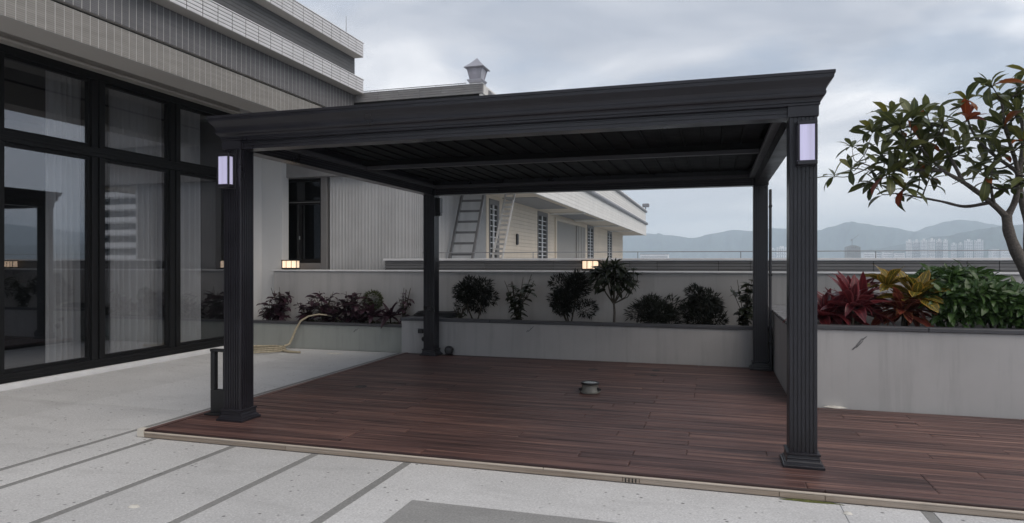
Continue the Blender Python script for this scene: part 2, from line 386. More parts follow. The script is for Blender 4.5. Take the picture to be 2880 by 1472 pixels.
# ================================================================== mesh helpers
ORG = {}
class MB:
    def __init__(s): s.v = []; s.f = []; s.sm = []
    def add(s, vs, fs, smooth=False):
        o = len(s.v)
        s.v += [tuple(p) for p in vs]
        s.f += [tuple(i + o for i in f) for f in fs]
        s.sm += [smooth] * len(fs)
        return s
    def box(s, x0, x1, y0, y1, z0, z1):
        vs = [(x, y, z) for z in (z0, z1) for y in (y0, y1) for x in (x0, x1)]
        return s.add(vs, [(0, 2, 3, 1), (4, 5, 7, 6), (0, 1, 5, 4), (2, 6, 7, 3), (0, 4, 6, 2), (1, 3, 7, 5)])
    def cbox(s, x0, x1, y0, y1, z0, z1, b=0.004):
        b = min(b, (x1 - x0) * .45, (y1 - y0) * .45, (z1 - z0) * .45)
        idx = {}; vs = []
        for ix, sx in enumerate((0, 1)):
            for iy, sy in enumerate((0, 1)):
                for iz, sz in enumerate((0, 1)):
                    X = (x0, x1)[sx]; Y = (y0, y1)[sy]; Z = (z0, z1)[sz]
                    bx = b if sx == 0 else -b; by = b if sy == 0 else -b; bz = b if sz == 0 else -b
                    for a, p in (('x', (X, Y + by, Z + bz)), ('y', (X + bx, Y, Z + bz)), ('z', (X + bx, Y + by, Z))):
                        idx[(a, sx, sy, sz)] = len(vs); vs.append(p)
        fs = []
        for sx in (0, 1): fs.append([idx[('x', sx, a, c)] for a, c in ((0, 0), (1, 0), (1, 1), (0, 1))][::(1 if sx else -1)])
        for sy in (0, 1): fs.append([idx[('y', a, sy, c)] for a, c in ((0, 0), (1, 0), (1, 1), (0, 1))][::(-1 if sy else 1)])
        for sz in (0, 1): fs.append([idx[('z', a, c, sz)] for a, c in ((0, 0), (1, 0), (1, 1), (0, 1))][::(1 if sz else -1)])
        for a in (0, 1):
            for c in (0, 1):
                fs.append([idx[('x', a, c, 0)], idx[('x', a, c, 1)], idx[('y', a, c, 1)], idx[('y', a, c, 0)]])
                fs.append([idx[('x', a, 0, c)], idx[('x', a, 1, c)], idx[('z', a, 1, c)], idx[('z', a, 0, c)]])
                fs.append([idx[('y', 0, a, c)], idx[('y', 1, a, c)], idx[('z', 1, a, c)], idx[('z', 0, a, c)]])
        for sx in (0, 1):
            for sy in (0, 1):
                for sz in (0, 1):
                    fs.append([idx[('x', sx, sy, sz)], idx[('y', sx, sy, sz)], idx[('z', sx, sy, sz)]])
        return s.add(vs, fs)
    def prism(s, poly, z0, z1):
        n = len(poly)
        vs = [(x, y, z0) for x, y in poly] + [(x, y, z1) for x, y in poly]
        fs = [(i, (i + 1) % n, n + (i + 1) % n, n + i) for i in range(n)]
        fs += [tuple(range(n))[::-1], tuple(range(n, 2 * n))]
        return s.add(vs, fs)
    def lathe(s, cx, cy, prof, n=24, smooth=True, rot=0.0):
        vs = []
        for r, z in prof:
            for i in range(n):
                a = 2 * math.pi * i / n + rot
                vs.append((cx + r * math.cos(a), cy + r * math.sin(a), z))
        fs = []
        for j in range(len(prof) - 1):
            for i in range(n):
                fs.append((j * n + i, j * n + (i + 1) % n, (j + 1) * n + (i + 1) % n, (j + 1) * n + i))
        s.add(vs, fs, smooth)
        k = len(prof) - 1
        s.add(vs[:n], [tuple(range(n))[::-1]]); s.add(vs[k * n:], [tuple(range(n))])
        return s
    def tube(s, pts, rad, n=8, smooth=True):
        pts = [Vector(p) for p in pts]
        m = len(pts)
        if not hasattr(rad, '__len__'): rad = [rad] * m
        up = None; vs = []
        for i, p in enumerate(pts):
            d = (pts[min(i + 1, m - 1)] - pts[max(i - 1, 0)]).normalized()
            if up is None:
                up = Vector((0, 0, 1)) if abs(d.z) < 0.9 else Vector((1, 0, 0))
            a = d.cross(up).normalized(); up = a.cross(d).normalized()
            for k in range(n):
                t = 2 * math.pi * k / n
                vs.append(p + (a * math.cos(t) + up * math.sin(t)) * rad[i])
        fs = [(i * n + k, i * n + (k + 1) % n, (i + 1) * n + (k + 1) % n, (i + 1) * n + k) for i in range(m - 1) for k in range(n)]
        s.add(vs, fs, smooth)
        s.add(vs[:n], [tuple(range(n))]); s.add(vs[-n:], [tuple(range(n))[::-1]])
        return s
    def bar(s, a, b, w, h=None):
        """square bar between two points"""
        h = h or w
        a, b = Vector(a), Vector(b); d = (b - a).normalized()
        up = Vector((0, 0, 1)) if abs(d.z) < 0.9 else Vector((0, 1, 0))
        x = d.cross(up).normalized() * w / 2; y = x.cross(d).normalized() * h / 2
        vs = [p + sx * x + sy * y for p in (a, b) for sx, sy in ((-1, -1), (1, -1), (1, 1), (-1, 1))]
        return s.add(vs, [(0, 1, 5, 4), (1, 2, 6, 5), (2, 3, 7, 6), (3, 0, 4, 7), (0, 3, 2, 1), (4, 5, 6, 7)])
def tag(o, label=None, cat=None, group=None, kind=None):
    if label: o['label'] = label
    if cat: o['category'] = cat
    if group: o['group'] = group
    if kind: o['kind'] = kind
    return o
def place(o, parent, org):
    ORG[o.name] = Vector(org)
    if parent is not None:
        o.parent = parent
        o.location = Vector(org) - ORG[parent.name]
    else:
        o.location = org
    COL.objects.link(o)
    return o
def empty(name, loc, label=None, cat=None, group=None, kind=None):
    o = bpy.data.objects.new(name, None)
    o.empty_display_size = 0.1
    place(o, None, loc)
    return tag(o, label, cat, group, kind)
def sub_empty(name, loc, parent):
    o = bpy.data.objects.new(name, None)
    o.empty_display_size = 0.1
    return place(o, parent, loc)
def fix_normals(me):
    bm = bmesh.new(); bm.from_mesh(me)
    bmesh.ops.recalc_face_normals(bm, faces=bm.faces)
    bm.to_mesh(me); bm.free()
def build(name, mb, mat, parent=None, fix=True):
    """one mesh object; vertices given in world space, origin at the bottom centre"""
    xs = [v[0] for v in mb.v]; ys = [v[1] for v in mb.v]; zs = [v[2] for v in mb.v]
    org = Vector(((min(xs) + max(xs)) / 2, (min(ys) + max(ys)) / 2, min(zs)))
    me = bpy.data.meshes.new(name)
    me.from_pydata([(v[0] - org.x, v[1] - org.y, v[2] - org.z) for v in mb.v], [], mb.f)
    me.polygons.foreach_set('use_smooth', mb.sm)
    if fix: fix_normals(me)
    me.materials.append(MT[mat] if isinstance(mat, str) else mat)
    return place(bpy.data.objects.new(name, me), parent, org)
def B(name, mat, parent, x0, x1, y0, y1, z0, z1, b=0.004):
    return build(name, MB().cbox(x0, x1, y0, y1, z0, z1, b), mat, parent, fix=False)
def inst(name, me, parent, org, rot=None, scale=None, matrix=None):
    """another object on shared mesh data"""
    o = bpy.data.objects.new(name, me)
    place(o, parent, org)
    if matrix is not None:
        o.rotation_mode = 'QUATERNION'; o.rotation_quaternion = matrix
    if rot: o.rotation_euler = rot
    if scale: o.scale = scale
    return o
def mesh_of(name, mb, mat):
    me = bpy.data.meshes.new(name)
    me.from_pydata(mb.v, [], mb.f)
    me.polygons.foreach_set('use_smooth', mb.sm)
    me.materials.append(MT[mat])
    return me

# ================================================================== far country: land, hills, towers
def pol(brg, dist, z=0.0):
    a = R(brg)
    return (math.sin(a) * dist, math.cos(a) * dist, z)
land = build('land', MB().lathe(0, 0, [(4300, -46.0), (4300, -45.0)], 64, False), 'land')
tag(land, 'hazy lowland far below the roof terrace', 'land', kind='structure')
def ridge(name, pts, dist, front, back, label, seed):
    rng = random.Random(seed)
    b0, b1 = pts[0][0], pts[-1][0]
    n = int((b1 - b0) / 0.22)
    prof = []
    for i in range(n + 1):
        b = b0 + (b1 - b0) * i / n
        for (p, a), (q, c) in zip(pts, pts[1:]):
            if p <= b <= q:
                t = (b - p) / (q - p); t = t * t * (3 - 2 * t)
                prof.append((b, a + (c - a) * t)); break
    rows = [(-1.0, 0.0), (-0.8, 0.16), (-0.6, 0.34), (-0.42, 0.53), (-0.27, 0.71), (-0.13, 0.88), (0.0, 1.0), (0.4, 0.75), (1.0, 0.0)]
    ph = [rng.uniform(0, 6.28) for _ in range(8)]
    vs = []; fs = []
    for k, (dd, hh) in enumerate(rows):
        for i, (b, e) in enumerate(prof):
            sp = math.sin(b * 1.7 + ph[0] + k * 0.4) * .5 + math.sin(b * 4.3 + ph[1] - k * 0.8) * .3 + math.sin(b * 9.1 + ph[2] + k) * .2
            d = dist + (front if dd < 0 else back) * dd * (1 + 0.25 * sp * (1 if abs(dd) > .05 else 0))
            top = 1.5 + e * dist + 45
            h = top * hh
            if 0.05 < hh < 0.99: h *= 1 + 0.16 * sp
            h += rng.uniform(-1, 1) * (0.8 if hh > .99 else 1.6)
            vs.append(pol(b, d, -45 + max(h, -.5)))
    m = len(prof)
    for k in range(len(rows) - 1):
        for i in range(m - 1):
            fs.append((k * m + i, k * m + i + 1, (k + 1) * m + i + 1, (k + 1) * m + i))
    o = build(name, MB().add(vs, fs, True), 'hill')
    return tag(o, label, 'hill', kind='structure')
RA = [(-50, 0.03), (-36, 0.045), (-24, 0.037), (-16, 0.044), (-8.85, 0.036), (-7.07, 0.04), (-5.4, 0.0413), (-3.57, 0.0384), (-1.66, 0.034), (0.11, 0.0403), (1.6, 0.045), (2.85, 0.0427), (4.51, 0.0462), (6.02, 0.0447), (7.8, 0.0422), (8.8, 0.0471), (9.83, 0.0524), (10.27, 0.0515), (10.92, 0.0505), (11.93, 0.0467), (12.9, 0.044), (14.24, 0.0384), (15.76, 0.0306), (17.04, 0.0205), (20, 0.008)]
RB = [(9, 0.008), (12.63, 0.0261), (13.54, 0.0327), (14.24, 0.0384), (15.32, 0.0452), (16.19, 0.0501), (16.99, 0.0518), (17.87, 0.05), (18.68, 0.046), (19.52, 0.043), (20.65, 0.0385), (26, 0.03), (36, 0.045), (46, 0.034), (58, 0.05), (70, 0.03), (82, 0.01)]
RC = [(9.6, 0.004), (10.75, 0.0115), (11.32, 0.0161), (12.16, 0.0174), (13.04, 0.0209), (13.72, 0.0226), (14.44, 0.0261), (15.34, 0.0312), (16.19, 0.0318), (17.25, 0.0363), (18.28, 0.0397), (19.52, 0.0425), (20.65, 0.044), (23, 0.048), (27, 0.038), (33, 0.025), (41, 0.03), (52, 0.02), (62, 0.004)]
ridge('hill_far', RB, 3500, 600, 300, 'palest far hill with one broad rounded peak, at the right', 3)
ridge('hill_middle', RA, 3000, 700, 300, 'long pale blue ridge with a double peak across the middle distance', 1)
ridge('hill_near', RC, 2200, 600, 300, 'darker wooded slope rising to the right behind the white towers', 2)

def far_tower(brg0, brg1, elev, dist, label, group='pale apartment towers far away', fins=5):
    a, b = Vector(pol(brg0, dist)), Vector(pol(brg1, dist))
    w = (b - a).length; dx = (b - a).normalized(); dy = Vector((-dx.y, dx.x, 0))
    c = (a + b) / 2; top = 1.5 + elev * dist
    t = empty('apartment_tower', (c.x, c.y, -45), label, 'tower', group)
    def obb(mb, u0, u1, v0, v1, z0, z1):
        vs = [c + dx * u + dy * v + Vector((0, 0, z)) for z in (z0, z1) for v in (v0, v1) for u in (u0, u1)]
        mb.add(vs, [(0, 2, 3, 1), (4, 5, 7, 6), (0, 1, 5, 4), (2, 6, 7, 3), (0, 4, 6, 2), (1, 3, 7, 5)])
    m = MB(); obb(m, -w / 2, w / 2, 0, 14, -45, top); build('tower_core', m, 'far_dark', t)
    for k in range(fins):                         # projecting pale bays with darker window slots between
        u0 = -w / 2 + w * (k + 0.06) / fins; u1 = -w / 2 + w * (k + 0.80) / fins
        m = MB(); obb(m, u0, u1, -2.0, 12, -45, top + (1.5 if k % 2 else 3.0))
        build('tower_bay', m, 'far_white', t)
    m = MB(); obb(m, -w * .2, w * .2, 3, 10, top, top + 5.5); build('roof_block', m, 'far_white', t)
    for z in range(int(top) - 3, 0, -6):
        m = MB(); obb(m, -w / 2 - .2, w / 2 + .2, -2.25, -1.9, z, z + .7); build('floor_band', m, 'far_dark', t)
    return t
for args in [
    (13.72, 14.14, 0.0249, 1500, 'leftmost slim pale tower of the wide tower block'),
    (14.18, 14.60, 0.0246, 1510, 'second slim pale tower from the left of the wide tower block'),
    (14.64, 15.08, 0.0255, 1500, 'third pale tower from the left of the wide tower block'),
    (15.12, 15.55, 0.0258, 1505, 'fourth pale tower from the left of the wide tower block'),
    (15.60, 15.98, 0.0250, 1515, 'fifth pale tower from the left of the wide tower block'),
    (16.02, 16.32, 0.0247, 1500, 'rightmost slim pale tower of the wide tower block'),
    (16.48, 16.86, 0.0205, 1800, 'short pale tower left of the right-hand tower cluster'),
    (16.92, 17.22, 0.0208, 1810, 'slim short pale tower inside the right-hand cluster'),
    (17.28, 17.80, 0.0245, 1790, 'tall pale tower in the right-hand cluster'),
    (17.86, 18.42, 0.0246, 1800, 'tall pale tower ending the right-hand cluster, near the tree'),
    (4.30, 4.74, 0.0160, 1700, 'low pale tower seen just left of the front right post'),
    (4.80, 5.60, 0.0182, 1690, 'broad pale tower seen behind the front right post')]:
    far_tower(*args)
def low_block(brg0, brg1, elev, dist, label):
    a, b = Vector(pol(brg0, dist)), Vector(pol(brg1, dist))
    c = (a + b) / 2; w = (b - a).length; top = 1.5 + elev * dist
    t = empty('low_building', (c.x, c.y, -45), label, 'building', 'low pale buildings by the shore')
    build('wall', MB().box(c.x - w / 2, c.x + w / 2, c.y, c.y + 20, -45, top), 'far_white', t)
    build('roof', MB().box(c.x - w / 2 - .6, c.x + w / 2 + .6, c.y - .6, c.y + 20.6, top, top + 0.8), 'far_dark', t)
    for z in range(1, max(2, int(top - 1)), 3):
        build('window_band', MB().box(c.x - w / 2 + 1, c.x + w / 2 - 1, c.y - .25, c.y + .2, z, z + 1.0), 'far_dark', t)
for k, (b0, b1, e, d, l) in enumerate([
    (-5.9, -3.6, 0.0105, 900, 'long low pale building above the parapet, right of the cream house'),
    (10.95, 11.7, 0.0122, 1300, 'low pale building just right of the unfinished tower'),
    (11.78, 12.15, 0.0112, 1310, 'small low pale building, second right of the unfinished tower'),
    (12.22, 12.95, 0.0130, 1305, 'taller low pale building halfway between unfinished tower and wide tower block'),
    (13.0, 13.66, 0.0110, 1300, 'low pale building left of the wide tower block'),
    (18.9, 19.3, 0.0150, 1600, 'pale building left of two near the tree trunk'),
    (19.4, 20.4, 0.0138, 1600, 'broad pale building nearest the tree trunk')]):
    low_block(b0, b1, e, d, l)
# unfinished tower with a crane on it
def raw_tower():
    c = Vector(pol(10.28, 1000)); top = 1.5 + 0.0195 * 1000
    t = empty('unfinished_tower', (c.x, c.y, -45), 'dark unfinished concrete tower topped by a crane', 'tower')
    build('core', MB().box(c.x - 7.6, c.x + 7.6, c.y + 1, c.y + 13, -45, top - 1.5), 'far_dark', t)
    for k in range(8):
        x = c.x - 8 + 16 * k / 7
        hgt = top + 2.2 * math.sin(math.pi * k / 7)
        build('column', MB().box(x - .55, x + .55, c.y - .5, c.y + 13.5, -45, hgt), 'far_raw', t)
    for z in range(-3, int(top), 4):
        build('floor_slab', MB().box(c.x - 8.3, c.x + 8.3, c.y - .2, c.y + 13.2, z, z + .5), 'far_raw', t)
    k = empty('tower_crane', (c.x - .6, c.y + 6, top), 'small crane with a raised jib on the unfinished tower', 'crane')
    build('mast', MB().bar((c.x - .6, c.y + 6, top - 2), (c.x - .6, c.y + 6, top + 11), .7), 'steel', k)
    build('jib', MB().bar((c.x - .6, c.y + 6, top + 9.5), (c.x + 7.5, c.y + 5, top + 16.5), .55), 'steel', k)
    build('cab', MB().cbox(c.x - 2.2, c.x - .2, c.y + 5, c.y + 7, top + 8, top + 10.2, .1), 'steel', k)
raw_tower()
# white tower across the street, out of frame, seen mirrored in the glazing
def street_tower():
    t = empty('balcony_tower', (124, 146, -45), 'white balconied tower mirrored in the left glazing', 'tower')
    build('core', MB().box(108, 140, 140, 160, -45, 62), 'shutter_dark', t)
    for k in range(16):
        z = -8 + k * 3.3
        build('balcony', MB().box(106.6, 141, 138.2, 142, z, z + 1.25), 'far_white', t)
        build('floor_slab', MB().box(107.6, 140.4, 139.6, 160.4, z - .3, z), 'far_white', t)
street_tower()

# air: one closed box of thin haze round everything but the sky
def haze():
    m = bpy.data.materials.new('haze_air'); m.use_nodes = True
    t = m.node_tree; t.nodes.clear()
    o = t.nodes.new('ShaderNodeOutputMaterial'); v = t.nodes.new('ShaderNodeVolumePrincipled')
    v.inputs['Color'].default_value = (0.80, 0.91, 1.0, 1)
    v.inputs['Density'].default_value = 0.00044
    t.links.new(v.outputs[0], o.inputs['Volume'])
    h = build('haze', MB().box(-4400, 4400, -4400, 4400, -47, 260), m)
    tag(h, 'thin pale blue haze over the far hills', 'haze', kind='stuff')
    return h
haze()

# ================================================================== terrace floor
floor = B('terrace_floor', 'paving', None, -8.34, 12, -9, 11.3, G - 0.4, G - 0.006, 0.002)
tag(floor, 'pale speckled concrete terrace floor with grey inlay strips', 'floor', kind='structure')
STR = [-5.155, -4.745, -3.912, -3.112, -2.290, 1.285]
SW = 0.036
cols = [(-8.245, STR[0] - SW, 10.49), (STR[0] + SW, STR[1] - SW, 10.49), (STR[1] + SW, STR[2] - SW, 4.785), (STR[2] + SW, STR[3] - SW, 4.785),
        (STR[3] + SW, STR[4] - SW, 4.785), (STR[4] + SW, 0.781, 4.785), (0.785, STR[5] - SW, 4.785), (STR[5] + SW, 4.5, 4.785)]
rng = random.Random(5)
for ci, (x0, x1, ye) in enumerate(cols):
    xe = -4.955 if ci == 1 else None
    y = ye; step = 2.35 if ci else 2.6
    off = rng.uniform(0.5, 1.0) * step
    while y > 2.4:
        ya = y - (off if y == ye else step)
        xx1 = x1
        if ci == 1 and ya > 3.0: xx1 = min(x1, -4.955) if y > 4.79 else x1
        if ci == 1 and y > 4.79 and ya < 4.79: ya = 4.79
        if ci == 0 and x1 - x0 > 2.5:
            B('paving_slab', 'paving', floor, x0, (x0 + x1) / 2 - .0015, ya + .0015, y - .0015, G - .03, G, .002)
            B('paving_slab', 'paving', floor, (x0 + x1) / 2 + .0015, x1, ya + .0015, y - .0015, G - .03, G, .002)
        else:
            B('paving_slab', 'paving', floor, x0, xx1, ya + .0015, y - .0015, G - .03, G, .002)
        y = ya
for i, x in enumerate(STR):
    B('inlay_strip', 'strip', floor, x - SW + .002, x + SW - .002, 2.2, 10.49 if i == 0 else 4.785, G - .03, G - .002, .001)
B('inlay_slab', 'inlay', floor, -1.895, 0.60, 2.9, 4.03, G + 0.0005, G + .006, .002)
# raised strip at the foot of the glazing
led = B('door_ledge', 'cap_white', None, -8.34, -8.262, -4, 10.49, G - .03, 0.0, .004)
tag(led, 'narrow pale ledge along the foot of the glazing', 'ledge', kind='structure')
B('drain_joint', 'joint_dark', led, -8.262, -8.247, -4, 10.49, G - .03, G - .004, .001)

# ================================================================== wooden deck
deck = B('wooden_deck', 'joint_dark', None, -4.86, 6.5, 4.815, 7.59, G + .002, -0.0245, .001)
tag(deck, 'red-brown timber deck under the pergola', 'deck', kind='structure')
B('deck_bed', 'joint_dark', deck, -4.86, 0.795, 7.592, 10.09, G + .002, -0.0245, .001)
PW = 0.142
plank_me = mesh_of('plank', MB().cbox(-.5, .5, -PW / 2 + .0032, PW / 2 - .0032, -.022, 0, .0035), 'deck')
rng = random.Random(11)
row = 0; y = 4.812
while y + PW < 10.09:
    xe = 4.6 if y + PW < 7.6 else 0.795
    x = -4.80
    first = True
    while x < xe - .02:
        L = rng.choice((1.2, 1.8, 2.2, 2.6)) if first else rng.choice((2.0, 2.4, 2.4, 2.8))
        first = False
        if xe - (x + L) < .5: L = xe - x
        inst('plank', plank_me, deck, (x + L / 2, y + PW / 2, rng.uniform(-.0012, .0004)), scale=(L - .004, 1, 1))
        x += L
    y += PW
for a, b in ((4.815, 7.4), (7.404, 10.09)):
    B('edge_board', 'deck_y', deck, -4.868, -4.804, a, b, -.03, .003, .003)
for a, b in ((-4.868, -2.1), (-2.096, .7), (.704, 4.6)):
    B('nosing', 'nosing', deck, a, b, 4.796, 4.812, -.016, .0005, .003)
for a, b in ((-4.868, -1.2), (-1.197, 2.3), (2.303, 4.6)):
    B('moulding', 'cream_trim', deck, a, b, 4.788, 4.806, -.032, -.017, .004)
for a, b in ((-4.868, -3.4), (-3.397, -.62), (-.617, -.50), (-.497, .42), (.423, .70), (.703, 2.9), (2.903, 4.6)):
    B('fascia_board', 'pale_wood', deck, a, b, 4.794, 4.81, G + .001, -.0325, .002)
B('corner_block', 'cream_block', deck, -4.945, -4.872, 4.79, 4.86, G + .001, .001, .003)
for k in range(4):
    B('vent_slot', 'joint_dark', deck, -.60 + k * .024, -.592 + k * .024, 4.7915, 4.7935, G + .004, -.036, .0005)
def hole(x, y, r):
    m = MB().lathe(x, y, [(r, -.004), (r, .0025), (r * .86, .0035), (r * .84, .0008)], 20)
    build('cable_hole', m, 'black', deck)
for h in ((-4.055, 7.19, .075), (-1.605, 9.25, .07), (-.755, 9.41, .055), (-.753, 8.99, .045)): hole(*h)

# ================================================================== planters and walls
def wall_box(name, mat, label, cat, x0, x1, y0, y1, z0, z1):
    t = empty(name, ((x0 + x1) / 2, (y0 + y1) / 2, z0), label, cat)
    return t
# back planter
bp = empty('back_planter', (-2.07, 10.5, 0), 'white plastered planter along the back of the deck', 'planter')
B('front_wall', 'plaster', bp, -4.935, 0.79, 10.10, 10.20, -.06, .525, .004)
B('end_wall', 'plaster_grey', bp, -4.935, -4.84, 10.205, 10.99, -.06, .525, .004)
for a, b in ((-4.95, -3.4), (-3.397, -1.62), (-1.617, .795)):
    B('coping', 'cap_dark', bp, a, b, 10.075, 10.235, .527, .575, .005)
build('soil', MB().box(-4.83, 1.2, 10.206, 10.985, -.05, .50), 'soil', bp)
B('stone_shelf', 'cap_dark', bp, -4.95, -4.28, 10.24, 10.98, .53, .573, .004)
# left planter
lp = empty('left_planter', (-6.7, 10.75, G), 'low grey-green planter in the left corner with purple plants', 'planter')
B('front_wall', 'plaster_grey', lp, -8.60, -4.94, 10.50, 10.60, G, .368, .004)
for a, b in ((-8.6, -6.2), (-6.197, -4.955)):
    B('coping', 'cap_dark', lp, a, b, 10.475, 10.635, .37, .413, .005)
build('soil', MB().box(-8.5, -4.94, 10.606, 10.985, G, .36), 'soil', lp)
# right planter
rp = empty('right_planter', (4.9, 9.3, 0), 'tall white planter at the right full of red and green plants', 'planter')
B('front_wall', 'plaster', rp, 0.80, 9, 7.60, 7.72, -.06, .795, .005)
B('side_wall', 'plaster', rp, 0.80, 0.92, 7.722, 10.99, -.06, .795, .005)
for a, b in ((.775, 2.05), (2.053, 4.4), (4.403, 9)):
    B('coping', 'cap_dark', rp, a, b, 7.575, 7.745, .797, .838, .005)
B('stone_shelf', 'stone_wet', rp, .775, 1.16, 7.75, 10.96, .797, .836, .005)
build('soil', MB().box(.93, 9, 7.725, 10.985, 0, .77), 'soil', rp)
def patch(name, mat, parent, cx, cz, y, w, h, slant, n=9, seed=1, axis='x'):
    """a shallow irregular scar standing 2 mm proud of a wall facing -Y"""
    r_ = random.Random(seed)
    for k in range(n):
        t = k / (n - 1) - .5
        px = cx + t * w + r_.uniform(-.01, .01); pz = cz + t * h + r_.uniform(-.01, .01)
        l = r_.uniform(.3, .8) * w * .55
        m = MB().bar((px - l / 2, y - .001, pz - l / 2 * slant), (px + l / 2, y - .001, pz + l / 2 * slant), .004 + r_.random() * .006, .004 + r_.random() * .008)
        build(name, m, mat, parent)
patch('scuff_mark', 'scuff', rp, 1.435, .665, 7.60, .10, .11, 1.2, 8, 3)
patch('scuff_mark', 'scuff', bp, -2.74, .445, 10.10, .08, .07, 1.1, 5, 5)
patch('scuff_mark', 'scuff', lp, -6.02, .29, 10.50, .08, .06, .9, 5, 6)
# garden wall behind the planters
gw = empty('garden_wall', (0, 11.05, 0), 'grey rendered wall with a white coping behind the planters', 'wall')
B('wall_face', 'plaster', gw, -8.06, 9, 10.99, 11.10, -.06, 1.315, .004)
for a, b in ((-8.075, -5.4), (-5.397, -1.9), (-1.897, .66), (.663, 2.1), (2.103, 5.5), (5.503, 9)):
    B('coping', 'cap_white', gw, a, b, 10.965, 11.13, 1.317, 1.345, .004)
# parapet of grey boards
pa = empty('parapet', (2, 11.27, 0), 'grey parapet of horizontal boards with a pale top', 'parapet')
B('core', 'joint_dark', pa, -5.80, 12, 11.21, 11.33, -.06, 1.515, .003)
segs = [-5.81, -4.72, -3.86, -2.62, -1.33, -.88, .08, .56, 1.38, 2.30, 3.52, 3.92, 5.2, 6.6, 8.0, 9.4, 10.8, 12]
zr = [1.13, 1.215, 1.275, 1.325, 1.372, 1.420, 1.470, 1.512]
for a, b in zip(segs, segs[1:]):
    for z0, z1 in zip(zr, zr[1:]):
        B('parapet_board', 'parapet', pa, a + .003, b - .003, 11.19, 11.209, z0 + .003, z1 - .003, .003)
for a, b in ((-5.83, -2.0), (-1.997, 2.6), (2.603, 7.2), (7.203, 12)):
    B('coping', 'cap_white', pa, a, b, 11.165, 11.37, 1.517, 1.553, .004)
rl = empty('railing', (2, 11.27, 1.553), 'thin steel rail running above the parapet', 'railing')
build('rail', MB().tube([(-5.1, 11.28, 1.66), (12, 11.28, 1.66)], .0065, 8), 'steel', rl)
for x in (-4.9, -3.0, -1.2, .42, 2.35, 4.3, 6.2, 8.1, 10):
    build('rail_post', MB().tube([(x, 11.28, 1.55), (x, 11.28, 1.66)], .006, 8), 'steel', rl)

# ================================================================== glazed building on the left
FX = -8.35
lb = empty('glazed_building', (-9.5, 4, 0), 'grey tiled building with black framed glazing at the left', 'building')
Y0, Y1 = -4.0, 11.19
B('room_floor', 'dark_room', lb, -13, -8.50, Y0, 11.1, -.05, -.005, .002)
B('room_back_wall', 'dark_room', lb, -13.1, -13, Y0, 11.1, -.05, 4.4, .002)
B('room_end_wall', 'dark_room', lb, -13, -8.6, 10.45, 10.6, -.0, 4.4, .002)
B('room_end_wall', 'dark_room', lb, -13, -8.6, Y0 - .1, Y0, -.0, 4.4, .002)
B('room_ceiling', 'dark_room', lb, -13, -8.5, Y0, 11.1, 4.25, 4.40, .002)
B('lintel', 'soffit', lb, -8.60, FX - .005, Y0, 10.4, 4.175, 4.36, .003)
B('moulding', 'soffit', lb, FX - .004, FX + .05, Y0, 10.38, 4.215, 4.25, .01)
B('porch_soffit', 'soffit', lb, -8.6, -6.91, Y0, 11.14, 4.362, 4.42, .003)
B('edge_beam', 'soffit', lb, -6.90, -6.462, Y0, Y1 - .005, 3.83, 4.155, .004)
B('groove_band', 'joint_dark', lb, -6.90, -6.50, Y0, Y1 - .01, 4.157, 4.19, .001)
B('upper_wall', 'joint_light', lb, -6.90, -6.462, Y0, Y1 - .005, 4.192, 4.62, .002)
B('joint_bed', 'joint_light', lb, -6.461, -6.4475, Y0, Y1 - .004, 3.832, 4.153, .0005)
B('joint_bed', 'joint_light', lb, -6.461, -6.4475, Y0, Y1 - .004, 4.194, 4.618, .0005)
ta = mesh_of('tile_strip', MB().cbox(-.009, 0, -.0445, .0445, 0, .317, .001), 'tile_warm')
tb = mesh_of('tile_strip', MB().cbox(-.009, 0, -.0445, .0445, 0, .424, .001), 'tile_dark')
k = 0
y = Y1 - .052
while y > 4.1:
    inst('tile_strip', ta, lb, (-6.444, y, 3.834)); inst('tile_strip', tb, lb, (-6.444, y, 4.194))
    y -= .101
for (z0, z1, cap) in ((4.622, 4.88, True), (5.302, 5.56, False)):
    B('cornice_core', 'joint_dark', lb, -6.90, -6.252, Y0, Y1 - .012, z0 + .004, z1 - .004, .002)
    B('cornice_underside', 'soffit', lb, -6.90, -6.246, Y0, Y1 - .006, z0 - .001, z0 + .003, .0005)
    B('cornice_cap', 'cap_white', lb, -6.90, -6.232, Y0, Y1 + .004, z1 - .003, z1 + .012, .003)
    rh = (z1 - z0 - .008) / 5
    tw = mesh_of('cornice_tile', MB().cbox(-.011, 0, -.1305, .1305, 0, rh - .0085, .002), 'tile_white')
    te = mesh_of('cornice_tile', MB().cbox(-.2, .0, 0, .011, 0, rh - .005, .002), 'tile_white')
    y = Y1 - .146
    while y > (3.4 if cap else 5.0):
        for r_ in range(5):
            inst('cornice_tile', tw, lb, (-6.240, y, z0 + .005 + r_ * rh))
        y -= .274
for r_ in range(7):
    z = 4.893 + r_ * .0584
    B('tile_course', 'course_dark', lb, -6.90, -6.425, Y0, Y1 - .01, z, z + .055, .003)
B('roof_slab', 'soffit', lb, -13, -6.5, Y0, Y1 - .02, 5.45, 5.55, .004)
B('inner_upper_wall', 'dark_room', lb, -7.0, -6.91, Y0, Y1 - .02, 4.425, 5.44, .004)
# pier and return wall closing the corner
B('side_wall', 'pier', lb, -8.62, -8.44, 10.40, 11.148, -.06, 4.36, .004)
B('corner_pier', 'pier', lb, -8.62, -7.985, 11.15, 11.36, -.06, 4.35, .004)
